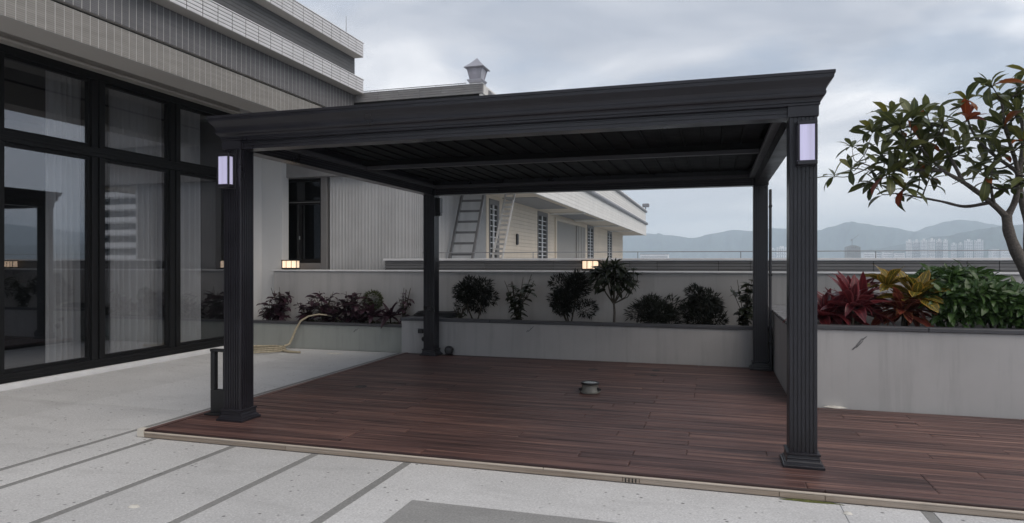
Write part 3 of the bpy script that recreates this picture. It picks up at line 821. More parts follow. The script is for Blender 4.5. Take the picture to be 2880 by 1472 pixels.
# glazing
bounds = [1.72, 3.15, 4.58, 6.01, 7.44, 8.862, 10.28]
gz = sub_empty('glazed_wall', (FX, 6, 0), lb)
B('sill', 'frame_wood', gz, FX - .14, FX, 1.6, 10.38, .002, .112, .004)
B('sill_bead', 'frame_wood', gz, FX - .04, FX + .012, 1.6, 10.38, .03, .06, .004)
B('head', 'frame_wood', gz, FX - .14, FX, 1.6, 10.38, 4.075, 4.172, .004)
for i, yb in enumerate(bounds):
    for s_ in (-1, 1):
        y0, y1 = (yb - .1, yb - .012) if s_ < 0 else (yb + .012, yb + .1)
        B('mullion', 'frame_wood', gz, FX - .14, FX + .0 - (.012 if s_ < 0 else 0), y0, y1, .114, 2.978, .004)
        B('mullion', 'frame_wood', gz, FX - .14, FX + .0 - (.012 if s_ < 0 else 0), y0, y1, 3.112, 4.073, .004)
    B('mullion_core', 'frame_wood', gz, FX - .12, FX - .03, yb - .012, yb + .012, .114, 4.073, .001)
B('transom', 'frame_wood', gz, FX - .14, FX + .004, 1.6, 10.38, 2.98, 3.11, .004)
B('transom_bead', 'frame_wood', gz, FX - .02, FX + .016, 1.6, 10.38, 3.028, 3.052, .003)
for a, b in zip(bounds, bounds[1:]):
    for z0, z1 in ((.114, 2.978), (3.112, 4.073)):
        y0, y1 = a + .102, b - .102
        s_ = build('sash', MB().box(FX - .11, FX - .05, y0, y0 + .035, z0, z1).box(FX - .11, FX - .05, y1 - .035, y1, z0, z1)
                   .box(FX - .11, FX - .05, y0 + .035, y1 - .035, z0, z0 + .045).box(FX - .11, FX - .05, y0 + .035, y1 - .035, z1 - .045, z1), 'frame_wood', gz)
        B('pane', 'glass', gz, FX - .083, FX - .077, y0 + .03, y1 - .03, z0 + .04, z1 - .04, .0005)
def curtain(y0, y1, amp, seed, label, x=-8.78):
    r_ = random.Random(seed)
    n = int((y1 - y0) / .012); vs = []; fs = []
    ph, fq = r_.uniform(0, 6), r_.uniform(52, 60)
    for i in range(n + 1):
        yy = y0 + (y1 - y0) * i / n
        for z in (.02, 1.2, 2.6, 4.2):
            vs.append((x + amp * math.sin(yy * fq + ph + .5 * math.sin(yy * 7) + z * .1) * (1.1 - .1 * z) + .03 * math.sin(yy * 9 + ph), yy, z))
    for i in range(n):
        for k in range(3): fs.append((i * 4 + k, (i + 1) * 4 + k, (i + 1) * 4 + k + 1, i * 4 + k + 1))
    o = build('curtain', MB().add(vs, fs, True), 'curtain')
    tag(o, label, 'curtain', 'sheer curtains behind the glazing')
curtain(6.95, 7.55, .05, 1, 'pale gathered curtain behind the left pane of the glazing')
curtain(7.95, 9.0, .045, 2, 'wide pale curtain behind the middle pane of the glazing')
curtain(9.25, 9.85, .04, 3, 'pale curtain nearest the lit post, behind the right pane')
an = build('roof_antenna', MB().tube([(-6.5, 11.0, 5.56), (-6.5, 11.0, 6.04)], [.008, .004], 6).lathe(-6.5, 11.0, [(.03, 5.562), (.03, 5.575)], 10), 'steel')
tag(an, 'thin upright rod on the roof edge of the tiled building', 'antenna')

# ================================================================== second building, behind the planters
sb = empty('cream_house', (-7, 25, 0), 'cream sided house with deep white eaves behind the parapet', 'building')
WX, WY, ZE = -5.10, 11.40, 3.085
B('front_core', 'dark_room', sb, -7.13, WX - .03, WY + .05, WY + .3, -.06, 4.3, .003)
B('front_core', 'dark_room', sb, -9, -7.135, WY + .22, WY + .4, -.06, 4.3, .003)
B('side_core', 'dark_room', sb, WX - .25, WX - .04, WY + .35, 39.7, -.06, 4.3, .003)
def rib_panel(L, H):
    """one sheet of ribbed cladding, ribs standing 12 mm proud, facing -Y, origin at lower left front"""
    m = MB(); n = max(2, int(round(L / .07)))
    m.box(0, L - .002, 0, .02, 0, H)
    for k in range(n):
        x = L * k / n
        m.box(x + .004, x + .016, -.014, -.0002, 0, H)
        m.box(x + .030, x + .036, -.005, -.0002, 0, H)
    return m
pan = mesh_of('cladding_sheet', rib_panel(.35, 3.9), 'clad')
x = -7.10
while x < WX - .04:
    inst('cladding_sheet', pan, sb, (x, WY + .02, -.06), scale=(min(1, (WX - .03 - x) / .35), 1, 1)); x += .35
B('corner_trim', 'clad', sb, WX - .03, WX + .03, WY - .002, WY + .045, -.06, 3.9, .003)
for k in range(3):
    inst('cladding_sheet', pan, sb, (-8.15 + k * .35, WY + .02, 3.262), scale=(1, 1, .2))
y = WY + .05
while y < 14.9:
    inst('cladding_sheet', pan, sb, (WX - .02, y, -.06), rot=(0, 0, R(90)), scale=(1, 1, ZE / 3.9 + .015)); y += .35
# dark window with grey surround
w2 = sub_empty('dark_window', (-7.65, WY, 1.3), sb)
w2['label'] = 'dark window in a broad grey surround beside the white pier'
B('surround', 'win_grey', w2, -7.275, -7.14, WY - .03, WY + .2, 1.10, 3.255, .005)
B('surround', 'win_grey', w2, -8.16, -7.277, WY - .03, WY + .2, 3.13, 3.255, .005)
B('surround', 'win_grey', w2, -8.30, -8.162, WY - .03, WY + .2, 1.10, 3.255, .005)
B('surround', 'win_grey', w2, -8.16, -7.277, WY - .03, WY + .2, 1.10, 1.47, .005)
for a, b, c, d in ((-8.158, -8.09, 1.472, 3.128), (-7.34, -7.279, 1.472, 3.128), (-8.088, -7.342, 3.07, 3.128), (-8.088, -7.342, 1.472, 1.55), (-8.088, -7.342, 2.62, 2.70), (-7.83, -7.77, 1.552, 2.618)):
    B('frame', 'frame_wood', w2, a, b, WY + .06, WY + .14, c, d, .003)
B('frame_bead', 'win_grey', w2, -8.088, -7.342, WY + .05, WY + .058, 2.655, 2.668, .002)
for a, b, c, d in ((-8.088, -7.342, 2.702, 3.068), (-8.088, -7.832, 1.552, 2.618), (-7.768, -7.342, 1.552, 2.618)):
    B('pane', 'glass_dark', w2, a, b, WY + .095, WY + .10, c, d, .0005)
B('handle', 'steel', w2, -7.805, -7.79, WY + .035, WY + .058, 1.93, 2.0, .003)
# cream side with louvred openings and a wide doorway
ops = [(15.1, 15.85, 3.0), (19.7, 20.95, 3.04), (21.99, 27.5, 2.985), (28.1, 29.6, 3.05), (33.7, 35.2, 3.05)]
ys = [14.92]
spans = []
cur = 14.92
for a, b, zt in ops:
    spans.append((cur, a)); cur = b
spans.append((cur, 39.7))
for a, b in spans:
    if b - a < .25: 
        B('jamb', 'cream', sb, WX - .03, WX, a, b, -.06, ZE - .003, .003); continue
    z = .9
    while z < ZE - .02:
        B('siding_board', 'cream', sb, WX - .03, WX, a + .003, b - .003, z, min(z + .098, ZE - .003), .004)
        z += .1015
for a, b, zt in ops:
    B('lintel', 'cream', sb, WX - .03, WX - .002, a, b, zt + .003, ZE - .003, .003)
    if b - a < 3:
        wv = sub_empty('louvred_window', (WX, (a + b) / 2, .9), sb)
        B('opening', 'shutter_dark', wv, WX - .035, WX - .025, a + .01, b - .01, .9, zt, .002)
        B('frame', 'win_grey', wv, WX - .03, WX + .02, a, a + .06, .9, zt, .003)
        B('frame', 'win_grey', wv, WX - .03, WX + .02, b - .16, b, .9, zt, .003)
        B('frame', 'win_grey', wv, WX - .03, WX + .02, a + .06, b - .16, zt - .13, zt, .003)
        B('mullion', 'white_metal', wv, WX - .02, WX + .012, (a + b) / 2 - .06, (a + b) / 2 + .0, .9, zt - .13, .003)
        z = 1.0
        while z < zt - .2:
            B('louvre', 'white_metal', wv, WX - .02, WX + .006, a + .065, b - .165, z, z + .02, .003); z += .135
    else:
        dv = sub_empty('doorway', (WX, (a + b) / 2, 0), sb)
        B('door_leaf', 'door_grey', dv, WX - .034, WX - .026, a + .01, b - .01, 0, zt, .002)
        B('frame', 'cream', dv, WX - .03, WX + .05, a, a + .16, 0, zt, .004)
        B('frame', 'cream', dv, WX - .03, WX + .05, a + .16, b, zt - .09, zt, .004)
        for k in range(6):
            B('folded_panel', 'door_grey', dv, WX - .02, WX + .02 + .012 * (k % 2), b - 1.75 + k * .29, b - 1.48 + k * .29, 0, zt - .095, .006)
B('wall_lamp', 'black', sb, WX, WX + .05, 17.35, 17.5, 1.95, 2.25, .02)
# eaves
EX, EY = -3.90, 11.22
B('eaves_soffit', 'cream', sb, WX - .2, EX - .03, WY + .06, 41.35, ZE, ZE + .04, .003)
B('soffit_panel', 'stone_grey', sb, WX + .05, EX - .25, 15.95, 19.6, ZE - .012, ZE - .001, .002)  # flat grey panels hung just below the cream soffit
B('soffit_panel', 'stone_grey', sb, WX + .05, EX - .25, 21.6, 24.9, ZE - .012, ZE - .001, .002)
for y in (21.3, 25.2, 29.5, 34.5):
    B('soffit_batten', 'white_fascia', sb, WX + .01, EX - .06, y, y + .16, ZE - .05, ZE - .0015, .006)
z = ZE - .02
while z < 3.70:
    B('fascia_board', 'white_fascia', sb, EX - .05, EX, EY, 41.4, z, z + .1, .004); z += .103
gx = EX + .0
build('gutter', MB().add([(EX - .05, yy, 0) for yy in ()], []).tube([(EX + .02, EY - .02, 3.80), (EX + .02, 41.55, 3.80)], .085, 10), 'grey_gutter', sb)
z = 3.9
while z < 4.45:
    B('fascia_board', 'white_fascia', sb, EX - .08, EX - .03, EY + .02, 41.35, z, z + .1, .004); z += .103
build('gutter', MB().tube([(EX - .01, EY + .3, 4.53), (EX - .01, 41.5, 4.53)], .075, 10), 'grey_gutter', sb)
B('roof_core', 'stone_grey', sb, -8.9, EX - .1, EY + .06, 41.3, ZE + .05, 4.60, .003)
# front parapet of grey tile rows and corner
for r_ in range(4):
    z = 4.482 + r_ * .0415
    x = -8.9
    while x < EX - .03:
        xe = min(x + .42, EX - .005)
        B('parapet_tile', 'stone_grey', sb, x, xe - .003, EY, EY + .05, z, z + .039, .003); x += .42
    B('parapet_course', 'white_fascia', sb, EX - .052, EX - .005, EY + .053, 41.2, z, z + .039, .003)
B('parapet_recess', 'joint_dark', sb, -8.9, EX - .06, EY + .03, EY + .055, 4.405, 4.48, .002)
B('parapet_band', 'clad', sb, -8.9, EX - .03, EY - .0, EY + .055, 4.33, 4.403, .004)
B('parapet_band', 'stone_grey', sb, -8.9, EX - .055, EY + .02, EY + .055, 3.9, 4.328, .004)
B('parapet_cap', 'cap_white', sb, -8.9, EX + .004, EY - .008, EY + .16, 4.649, 4.662, .003)
rr = empty('roof_railing', (-5.3, 11.5, 4.66), 'thin rail on short posts along the grey roof edge', 'railing')
build('rail', MB().tube([(-8.5, 11.45, 4.745), (-4.3, 11.45, 4.745)], .007, 6), 'steel', rr)
for x in (-7.6, -6.9, -6.25, -5.55, -4.9, -4.45):
    build('rail_post', MB().tube([(x, 11.45, 4.65), (x, 11.45, 4.745)], .006, 6), 'steel', rr)
# lantern on the roof corner
def roof_lantern(x, y, z):
    t = empty('roof_lantern', (x, y, z), 'grey four sided lantern with a pointed roof on the roof corner', 'lantern')
    q = R(45)
    build('pedestal', MB().lathe(x, y, [(.30, z), (.155, z + .10), (.15, z + .13)], 4, False, q), 'stone_grey', t)
    build('base', MB().lathe(x, y, [(.155, z + .131), (.205, z + .175), (.205, z + .19), (.14, z + .20)], 4, False, q), 'lantern_metal', t)
    g0, g1, za, zb = .135, .195, z + .201, z + .395
    for k in range(4):
        a, b = q + k * math.pi / 2, q + (k + 1) * math.pi / 2
        p = [(x + g0 * math.cos(a), y + g0 * math.sin(a), za), (x + g0 * math.cos(b), y + g0 * math.sin(b), za),
             (x + g1 * math.cos(b), y + g1 * math.sin(b), zb), (x + g1 * math.cos(a), y + g1 * math.sin(a), zb)]
        c = [(x * .03 + u[0] * .97, y * .03 + u[1] * .97, u[2]) for u in p]
        build('pane', MB().add(p + c, [(0, 1, 2, 3), (7, 6, 5, 4), (0, 4, 5, 1), (1, 5, 6, 2), (2, 6, 7, 3), (3, 7, 4, 0)]), 'lantern_glass', t)
        build('corner_bar', MB().bar((x + g0 * 1.02 * math.cos(a), y + g0 * 1.02 * math.sin(a), za), (x + g1 * 1.02 * math.cos(a), y + g1 * 1.02 * math.sin(a), zb), .018), 'lantern_metal', t)
    build('lantern_roof', MB().lathe(x, y, [(.26, z + .396), (.27, z + .408), (.14, z + .49), (.008, z + .60)], 4, False, q), 'lantern_metal', t)
roof_lantern(-4.12, 11.52, 4.60)
fl = empty('floodlight', (EX, 41.2, 4.6), 'tiny floodlight on the far end of the white eaves', 'floodlight')
build('bracket', MB().bar((EX - .02, 41.2, 4.58), (EX - .02, 41.2, 4.78), .05), 'steel', fl)
build('lamp_head', MB().cbox(EX - .2, EX + .2, 41.05, 41.25, 4.78, 5.0, .03), 'steel', fl)
# ladders leaning beside the cream house
def ladder(name, x0, x1, ya, za, yb, zb, n, mat, label, w=.045):
    t = empty(name, ((x0 + x1) / 2, ya, za), label, 'ladder')
    for x in (x0, x1):
        build('side_rail', MB().bar((x, ya, za), (x, yb, zb), w, w * 1.5), mat, t)
    for k in range(n):
        f = (k + .7) / n
        y, z = ya + (yb - ya) * f, za + (zb - za) * f
        build('rung', MB().bar((x0 + w / 2 + .001, y, z), (x1 - w / 2 - .001, y, z), .03, .045), mat, t)
ladder('step_ladder', -5.00, -4.52, 11.53, G, 13.15, 3.04, 14, 'dull_steel', 'grey steel ladder leaning beside the ribbed wall')
ladder('mesh_ladder', -4.43, -4.22, 12.3, G, 14.3, 3.04, 30, 'pale_metal', 'narrow white rung ladder leaning beside the steel one', .032)

# ================================================================== pergola
PX = (-4.338, 0.628); PY = (5.385, 9.95); H = 0.095
pg = empty('pergola', (-1.85, 7.65, 0), 'charcoal metal pergola with four fluted posts and a moulded cornice', 'pergola')
def shaft(cx, cy):
    h, n, gw_, gd = H, 6, .010, .009
    side = []
    for k in range(n):                                   # grooves along one side, from -h to h
        c = -h + .028 + (2 * h - .056) * k / (n - 1)
        side += [(c - gw_ / 2, 0), (c - gw_ / 2 + .001, gd), (c + gw_ / 2 - .001, gd), (c + gw_ / 2, 0)]
    poly = []
    for q in range(4):
        a = q * math.pi / 2; ca, sa = round(math.cos(a)), round(math.sin(a))
        for (t, d) in [(-h + .003, 0)] + side + [(h - .003, 0)]:
            x, y = t, -h + d
            poly.append((cx + x * ca - y * sa, cy + x * sa + y * ca))
    return MB().prism(poly, .10, 2.556)
def stack(cx, cy, prof):
    m = MB()
    vs = []; fs = []
    for h, z in prof: vs += [(cx - h, cy - h, z), (cx + h, cy - h, z), (cx + h, cy + h, z), (cx - h, cy + h, z)]
    for k in range(len(prof) - 1):
        for i in range(4): fs.append((k * 4 + i, k * 4 + (i + 1) % 4, k * 4 + 4 + (i + 1) % 4, k * 4 + 4 + i))
    fs.append((3, 2, 1, 0)); q = (len(prof) - 1) * 4; fs.append((q, q + 1, q + 2, q + 3))
    return m.add(vs, fs)
for py in PY:
    for px in PX:
        p = build('post', shaft(px, py), 'charcoal', pg)
        build('post_base', stack(px, py, [(.141, .003), (.141, .018), (.137, .022), (.128, .024), (.126, .036), (.119, .040), (.112, .048), (.110, .060), (.113, .066), (.110, .072), (.108, .086), (.116, .092), (.116, .103), (.112, .106), (.097, .108)]), 'charcoal', p)
        build('capital', stack(px, py, [(.098, 2.552), (.104, 2.557), (.104, 2.632), (.112, 2.637), (.112, 2.648), (.10, 2.652), (.10, 2.70)]), 'charcoal', p)
def grooved_beam(axis, a0, a1, c, z0, z1, half=.075):
    """a beam along axis with three shadow grooves on both faces"""
    zs = [(z0, 0), (z0 + .026, 0), (z0 + .027, .006), (z0 + .031, .006), (z0 + .032, 0), (z0 + .056, 0), (z0 + .057, .006), (z0 + .061, .006), (z0 + .062, 0), (z0 + .082, 0), (z0 + .083, .006), (z0 + .087, .006), (z0 + .088, 0), (z1, 0)]
    poly = [(-half + d, z) for z, d in zs] + [(half - d, z) for z, d in reversed(zs)]
    vs = []
    for a in (a0, a1):
        for t, z in poly: vs.append((a, c + t, z) if axis == 'x' else (c + t, a, z))
    n = len(poly)
    fs = [(i, (i + 1) % n, n + (i + 1) % n, n + i) for i in range(n)] + [tuple(range(n)), tuple(range(n, 2 * n))[::-1]]
    return MB().add(vs, fs)
ZB, ZT = 2.556, 2.80
for py in PY:
    build('beam', grooved_beam('x', PX[0] + .1, PX[1] - .1, py, ZB, ZT), 'charcoal', pg)
for px in PX:
    build('beam', grooved_beam('y', PY[0] + .1, PY[1] - .1, px, ZB, ZT), 'charcoal', pg)
# moulded cornice, four mitred runs
prof = [(.0, 2.63), (.012, 2.636), (.014, 2.652), (.022, 2.656), (.024, 2.672), (.032, 2.684), (.045, 2.692), (.052, 2.704), (.054, 2.720), (.050, 2.727),
        (.052, 2.740), (.058, 2.758), (.070, 2.776), (.086, 2.794), (.097, 2.808), (.099, 2.834), (.106, 2.836), (.106, 2.858), (.0, 2.858)]
rect = [(PX[0] - H, PY[0] - H), (PX[1] + H, PY[0] - H), (PX[1] + H, PY[1] + H), (PX[0] - H, PY[1] + H)]
sg = [(-1, -1), (1, -1), (1, 1), (-1, 1)]
for k in range(4):
    j = (k + 1) % 4
    vs = []
    for (cx, cy), (sx, sy) in ((rect[k], sg[k]), (rect[j], sg[j])):
        vs += [(cx + sx * (d - .001), cy + sy * (d - .001), z) for d, z in prof]
    n = len(prof)
    fs = [(i, (i + 1) % n, n + (i + 1) % n, n + i) for i in range(n)] + [tuple(range(n)), tuple(range(n, 2 * n))[::-1]]
    build('cornice', MB().add(vs, fs), 'charcoal', pg)
B('light_block_panel', 'ceiling_black', pg, PX[0] - .09, PX[1] + .09, PY[0] - .09, PY[1] + .09, 2.815, 2.845, .003)  # unseen sealed panel above the louvres, added to keep the ceiling dark
# inner gutters and the middle beam
xi0, xi1, yi0, yi1 = PX[0] + .078, PX[1] - .078, PY[0] + .078, PY[1] - .078
YM = 7.60
B('gutter', 'gutter', pg, xi0, xi0 + .075, yi0, yi1, 2.655, 2.70, .004)
B('gutter', 'gutter', pg, xi1 - .075, xi1, yi0, yi1, 2.655, 2.70, .004)
B('gutter', 'gutter', pg, xi0 + .077, xi1 - .077, yi1 - .09, yi1, 2.655, 2.70, .004)
B('gutter', 'gutter', pg, xi0 + .077, xi1 - .077, yi0, yi0 + .09, 2.655, 2.70, .004)
B('middle_beam', 'gutter', pg, xi0 + .078, xi1 - .078, YM - .028, YM + .028, 2.655, 2.70, .004)
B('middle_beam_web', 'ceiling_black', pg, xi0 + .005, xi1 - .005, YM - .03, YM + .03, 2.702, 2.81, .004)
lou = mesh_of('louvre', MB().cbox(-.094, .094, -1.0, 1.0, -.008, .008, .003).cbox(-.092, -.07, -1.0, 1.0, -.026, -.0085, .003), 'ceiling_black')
n = 24
for k in range(n):
    x = xi0 + .09 + (xi1 - xi0 - .18) * (k + .5) / n
    for a, b in ((yi0 + .01, YM - .035), (YM + .035, yi1 - .01)):
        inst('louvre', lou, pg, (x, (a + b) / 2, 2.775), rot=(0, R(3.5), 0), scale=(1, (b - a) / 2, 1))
# downpipe beside the back right post
dp = empty('downpipe', (.80, 9.95, 0), 'slim dark downpipe behind the back right post', 'pipe')
build('pipe', MB().cbox(.742, .775, 9.90, 9.99, .003, 2.5, .006), 'gutter', dp)
for z in (.35, 1.3, 2.25): B('pipe_clip', 'black', dp, .738, .780, 9.893, 9.998, z, z + .03, .003)

# ------------------------------------------------------------------ post lamps
def post_lamp(cx, yf, z0, label, w=.135, d=.095, h=.315):
    """lit box lantern fixed on the front of a post; yf is the post face"""
    t = empty('wall_lamp', (cx, yf - d / 2, z0), label, 'wall lamp', 'lit box lanterns on the front posts')
    x0, x1, y0, y1, z1 = cx - w / 2, cx + w / 2, yf - d, yf - .001, z0 + h
    f = .017
    B('back_plate', 'charcoal', t, x0 - .006, x1 + .006, y1 - .012, y1, z0 - .006, z1 + .006, .003)
    B('lamp_top', 'charcoal', t, x0, x1, y0, y1 - .013, z1 - .026, z1, .004)
    B('lamp_bottom', 'charcoal', t, x0, x1, y0, y1 - .013, z0, z0 + .030, .004)
    for a in (x0, x1 - f):
        B('lamp_bar', 'charcoal', t, a, a + f, y0, y0 + f, z0 + .031, z1 - .027, .003)
        B('lamp_bar', 'charcoal', t, a, a + f, y1 - .013 - f, y1 - .014, z0 + .031, z1 - .027, .003)
    B('glass_panel', 'lamp_glass', t, x0 + f + .001, x1 - f - .001, y0 + .005, y0 + .009, z0 + .031, z1 - .027, .001)
    B('glass_panel', 'lamp_glass', t, x1 - .010, x1 - .006, y0 + f + .001, y1 - .014 - f, z0 + .031, z1 - .027, .001)
    B('glass_panel', 'lamp_glass', t, x0 + .006, x0 + .010, y0 + f + .001, y1 - .014 - f, z0 + .031, z1 - .027, .001)
post_lamp(-4.365, PY[0] - H, 2.19, 'lilac lit box lantern on the front left post')
post_lamp(.645, PY[0] - H, 2.195, 'lilac lit box lantern on the front right post')
bl = empty('unlit_wall_lamp', (PX[0] + H + .05, 10.0, 2.24), 'small dark unlit lamp on the back left post', 'wall lamp')
B('back_plate', 'black', bl, PX[0] + H + .001, PX[0] + H + .014, 9.93, 10.05, 2.23, 2.53, .003)
B('lamp_box', 'black', bl, PX[0] + H + .015, PX[0] + H + .06, 9.935, 10.045, 2.28, 2.52, .006)
B('lamp_foot', 'black', bl, PX[0] + H + .02, PX[0] + H + .06, 9.95, 10.03, 2.235, 2.279, .004)
# ------------------------------------------------------------------ lamps on the garden wall
def cap_lamp(cx, label, w, d, h, z=1.346, y=11.048):
    t = empty('wall_top_lantern', (cx, y, z), label, 'lantern', 'warm lanterns on the garden wall')
    x0, x1, y0, y1 = cx - w / 2, cx + w / 2, y - d / 2, y + d / 2
    B('lamp_base', 'black', t, x0, x1, y0, y1, z, z + .035, .003)
    B('lamp_roof', 'black', t, x0 - .006, x1 + .006, y0 - .006, y1 + .006, z + h - .018, z + h, .003)
    B('glass_box', 'warm_glass', t, x0 + .012, x1 - .012, y0 + .012, y1 - .012, z + .036, z + h - .019, .002)
    for a in (x0, x1 - .014):
        for b in (y0, y1 - .014):
            B('corner_bar', 'black', t, a, a + .014, b, b + .014, z + .036, z + h - .019, .002)
    for f in (.30, .64):
        B('glazing_bar', 'black', t, x0 + w * f - .005, x0 + w * f + .005, y0 + .002, y0 + .011, z + .036, z + h - .019, .002)
    B('glazing_bar', 'black', t, x1 - .011, x1 - .002, y - .005, y + .005, z + .036, z + h - .019, .002)
cap_lamp(-7.72, 'warm lit lantern on the garden wall beside the dark window', .33, .12, .185)
cap_lamp(-1.945, 'warm lit lantern on the garden wall above the topiary plant', .29, .13, .18)

# ------------------------------------------------------------------ bollard light, floor lamp, reel, sockets
bo = empty('bollard_light', (-4.645, 5.48, 0), 'black open framed bollard light beside the front left post', 'bollard')
B('foot_plate', 'black', bo, -4.76, -4.545, 5.40, 5.575, .003, .018, .004)
B('lower_box', 'black', bo, -4.728, -4.565, 5.455, 5.51, .019, .245, .004)
B('upright', 'black', bo, -4.728, -4.680, 5.455, 5.51, .246, .615, .004)
B('upright', 'black', bo, -4.583, -4.565, 5.455, 5.51, .246, .615, .004)
B('top_plate', 'black', bo, -4.732, -4.561, 5.451, 5.514, .616, .642, .004)
fx, fy = -1.352, 7.62
dl = empty('floor_lamp', (fx, fy, 0), 'round grey floor spotlight lying on the deck', 'lamp')
build('body', MB().lathe(fx, fy, [(.114, .003), (.118, .012), (.112, .024), (.100, .045), (.094, .07), (.094, .088), (.100, .098)], 36), 'lamp_body', dl)
build('rim', MB().lathe(fx, fy, [(.099, .0985), (.106, .104), (.107, .115), (.099, .121), (.088, .121), (.086, .114)], 36), 'black', dl)
build('lens', MB().lathe(fx, fy, [(.085, .112), (.085, .1165), (.05, .118)], 30), 'lens', dl)
build('knob', MB().tube([(fx + .09, fy - .03, .05), (fx + .125, fy - .045, .045)], [.018, .014], 10), 'black', dl)
B('side_panel', 'black', dl, fx - .118, fx - .085, fy - .075, fy - .03, .03, .06, .004)
sp = empty('round_speaker', (-4.06, 10.0, 0), 'small round black speaker on the deck by the back left post', 'speaker')
build('shell', MB().tube([(-4.06, 9.985, .075), (-4.06, 10.0, .075), (-4.06, 10.06, .075)], [.062, .074, .066], 24), 'black', sp)
build('cone', MB().tube([(-4.06, 9.975, .075), (-4.06, 9.984, .075)], [.018, .05], 20), 'gutter', sp)
B('foot', 'black', sp, -4.12, -4.0, 10.0, 10.055, .003, .02, .004)
s1 = empty('wall_socket', (-4.58, 10.09, .33), 'dark angular socket cover on the planter wall', 'socket', 'fittings left of the back left post')
build('cover', MB().prism([(-4.635, 10.0985), (-4.615, 10.04), (-4.545, 10.04), (-4.53, 10.0985)], .33, .39), 'black', s1)
B('lip', 'black', s1, -4.64, -4.525, 10.085, 10.0985, .391, .40, .002)
s2 = empty('tap_cover', (-4.51, 10.09, .19), 'dark rounded cover below the angular socket', 'socket', 'fittings left of the back left post')
build('cover', MB().tube([(-4.51, 10.0985, .235), (-4.51, 10.05, .235), (-4.51, 10.03, .23)], [.05, .045, .025], 14), 'black', s2)
build('spout', MB().tube([(-4.51, 10.06, .2), (-4.51, 10.05, .16)], [.012, .01], 8), 'black', s2)
# hose
def hose():
    t = empty('garden_hose', (-7.4, 10.0, G), 'beige hose coiled on the paving and draped over the planter edge', 'hose')
    pts = []
    for k in range(0, 34):
        a = k / 12 * 2 * math.pi + 2.0
        r1 = .52 - .10 * (k / 12); r2 = .46 - .09 * (k / 12)
        pts.append((-7.60 + .05 * (k / 12) + r1 * math.cos(a) + .03 * math.sin(2 * a), 9.86 + .05 * (k / 12) + r2 * math.sin(a), G + .021 + .02 * (k / 12) + .012 * abs(math.sin(a * 1.5))))
    build('coil', MB().tube(pts, .0155, 8), 'hose', t)
    q = [(-7.28, 10.22, G + .07), (-7.235, 10.31, .03), (-7.20, 10.36, .15), (-7.15, 10.39, .30), (-7.07, 10.42, .44), (-6.95, 10.47, .52), (-6.80, 10.57, .55), (-6.6, 10.68, .52), (-6.45, 10.72, .44)]
    build('draped_length', MB().tube(q, [.021, .021, .020, .019, .018, .016, .0155, .0155, .0155], 10), 'hose', t)
    build('loose_end', MB().tube([(-7.15, 10.0, G + .03), (-6.95, 9.92, G + .025), (-6.75, 9.93, G + .022)], [.024, .022, .018], 8), 'hose', t)
hose()
def blob(name, mat, cx, cy, z, rx, ry, h, seed, n=16):
    r_ = random.Random(seed)
    rim = [(cx + rx * math.cos(2 * math.pi * i / n) * r_.uniform(.75, 1.1), cy + ry * math.sin(2 * math.pi * i / n) * r_.uniform(.75, 1.1), z) for i in range(n)]
    mid = [(cx + (p[0] - cx) * .6, cy + (p[1] - cy) * .6, z + h * r_.uniform(.6, 1)) for p in rim]
    fs = [(i, (i + 1) % n, n + (i + 1) % n, n + i) for i in range(n)] + [tuple(range(n, 2 * n))]
    return build(name, MB().add(rim + mid, fs, True), mat)
tag(blob('cement_patch', 'cement', 1.20, 7.56, .0008, .11, .05, .012, 2), 'flat pale cement smear at the foot of the right planter', 'patch')
tag(blob('cement_lump', 'cement', -6.15, 10.05, G + .0008, .18, .05, .02, 4), 'thin pale cement smear on the paving by the left planter', 'patch')
tag(blob('moss_patch', 'moss', .60, 4.762, G + .0008, .20, .022, .008, 6), 'green moss at the foot of the deck edge near the front right post', 'moss')
tag(blob('stone_chip', 'cement', .80, 4.60, G + .0008, .035, .022, .012, 8), 'small pale stone chip on the paving by the moss', 'stone')
tag(blob('stone_chip', 'cement', -3.55, 3.42, G + .0008, .045, .03, .012, 9), 'small pale stone chip on the paving at the lower left', 'stone')

# ================================================================== plants
def leaf_me(name, L, W, mat, curl=0.6, fold=0.25, segs=5, shape='lance', wavy=0.0):
    vs = []; fs = []; uv = []
    x = z = 0.0; ang = 0.0
    for i in range(segs + 1):
        t = i / segs
        if shape == 'lance': w = math.sin(math.pi * min(1, t * .93 + .06)) ** .8
        elif shape == 'obov': w = (math.sin(math.pi * (t ** 1.45) * .96 + .04)) ** .8
        elif shape == 'strap': w = min(1, .45 + t * 1.6) * (1 - max(0, t - .45) / .56) ** .7
        else: w = math.sin(math.pi * min(1, t * .8 + .18)) ** .7
        if t >= .999: w = .03
        w *= W / 2
        dz = wavy * math.sin(i * 2.1)
        vs += [(-w, x, z + fold * w + dz), (0, x, z), (w, x, z + fold * w - dz)]
        uv += [(0, t), (.5, t), (1, t)]
        ang -= curl / segs
        x += L / segs * math.cos(ang + curl * .35); z += L / segs * math.sin(ang + curl * .35)
    for i in range(segs):
        a = i * 3
        fs += [(a, a + 1, a + 4, a + 3), (a + 1, a + 2, a + 5, a + 4)]
    me = bpy.data.meshes.new(name)
    me.from_pydata(vs, [], fs)
    me.polygons.foreach_set('use_smooth', [True] * len(fs))
    ul = me.uv_layers.new(name='UVMap')
    for p in me.polygons:
        for li in p.loop_indices:
            ul.data[li].uv = uv[me.loops[li].vertex_index]
    me.materials.append(MT[mat])
    return me
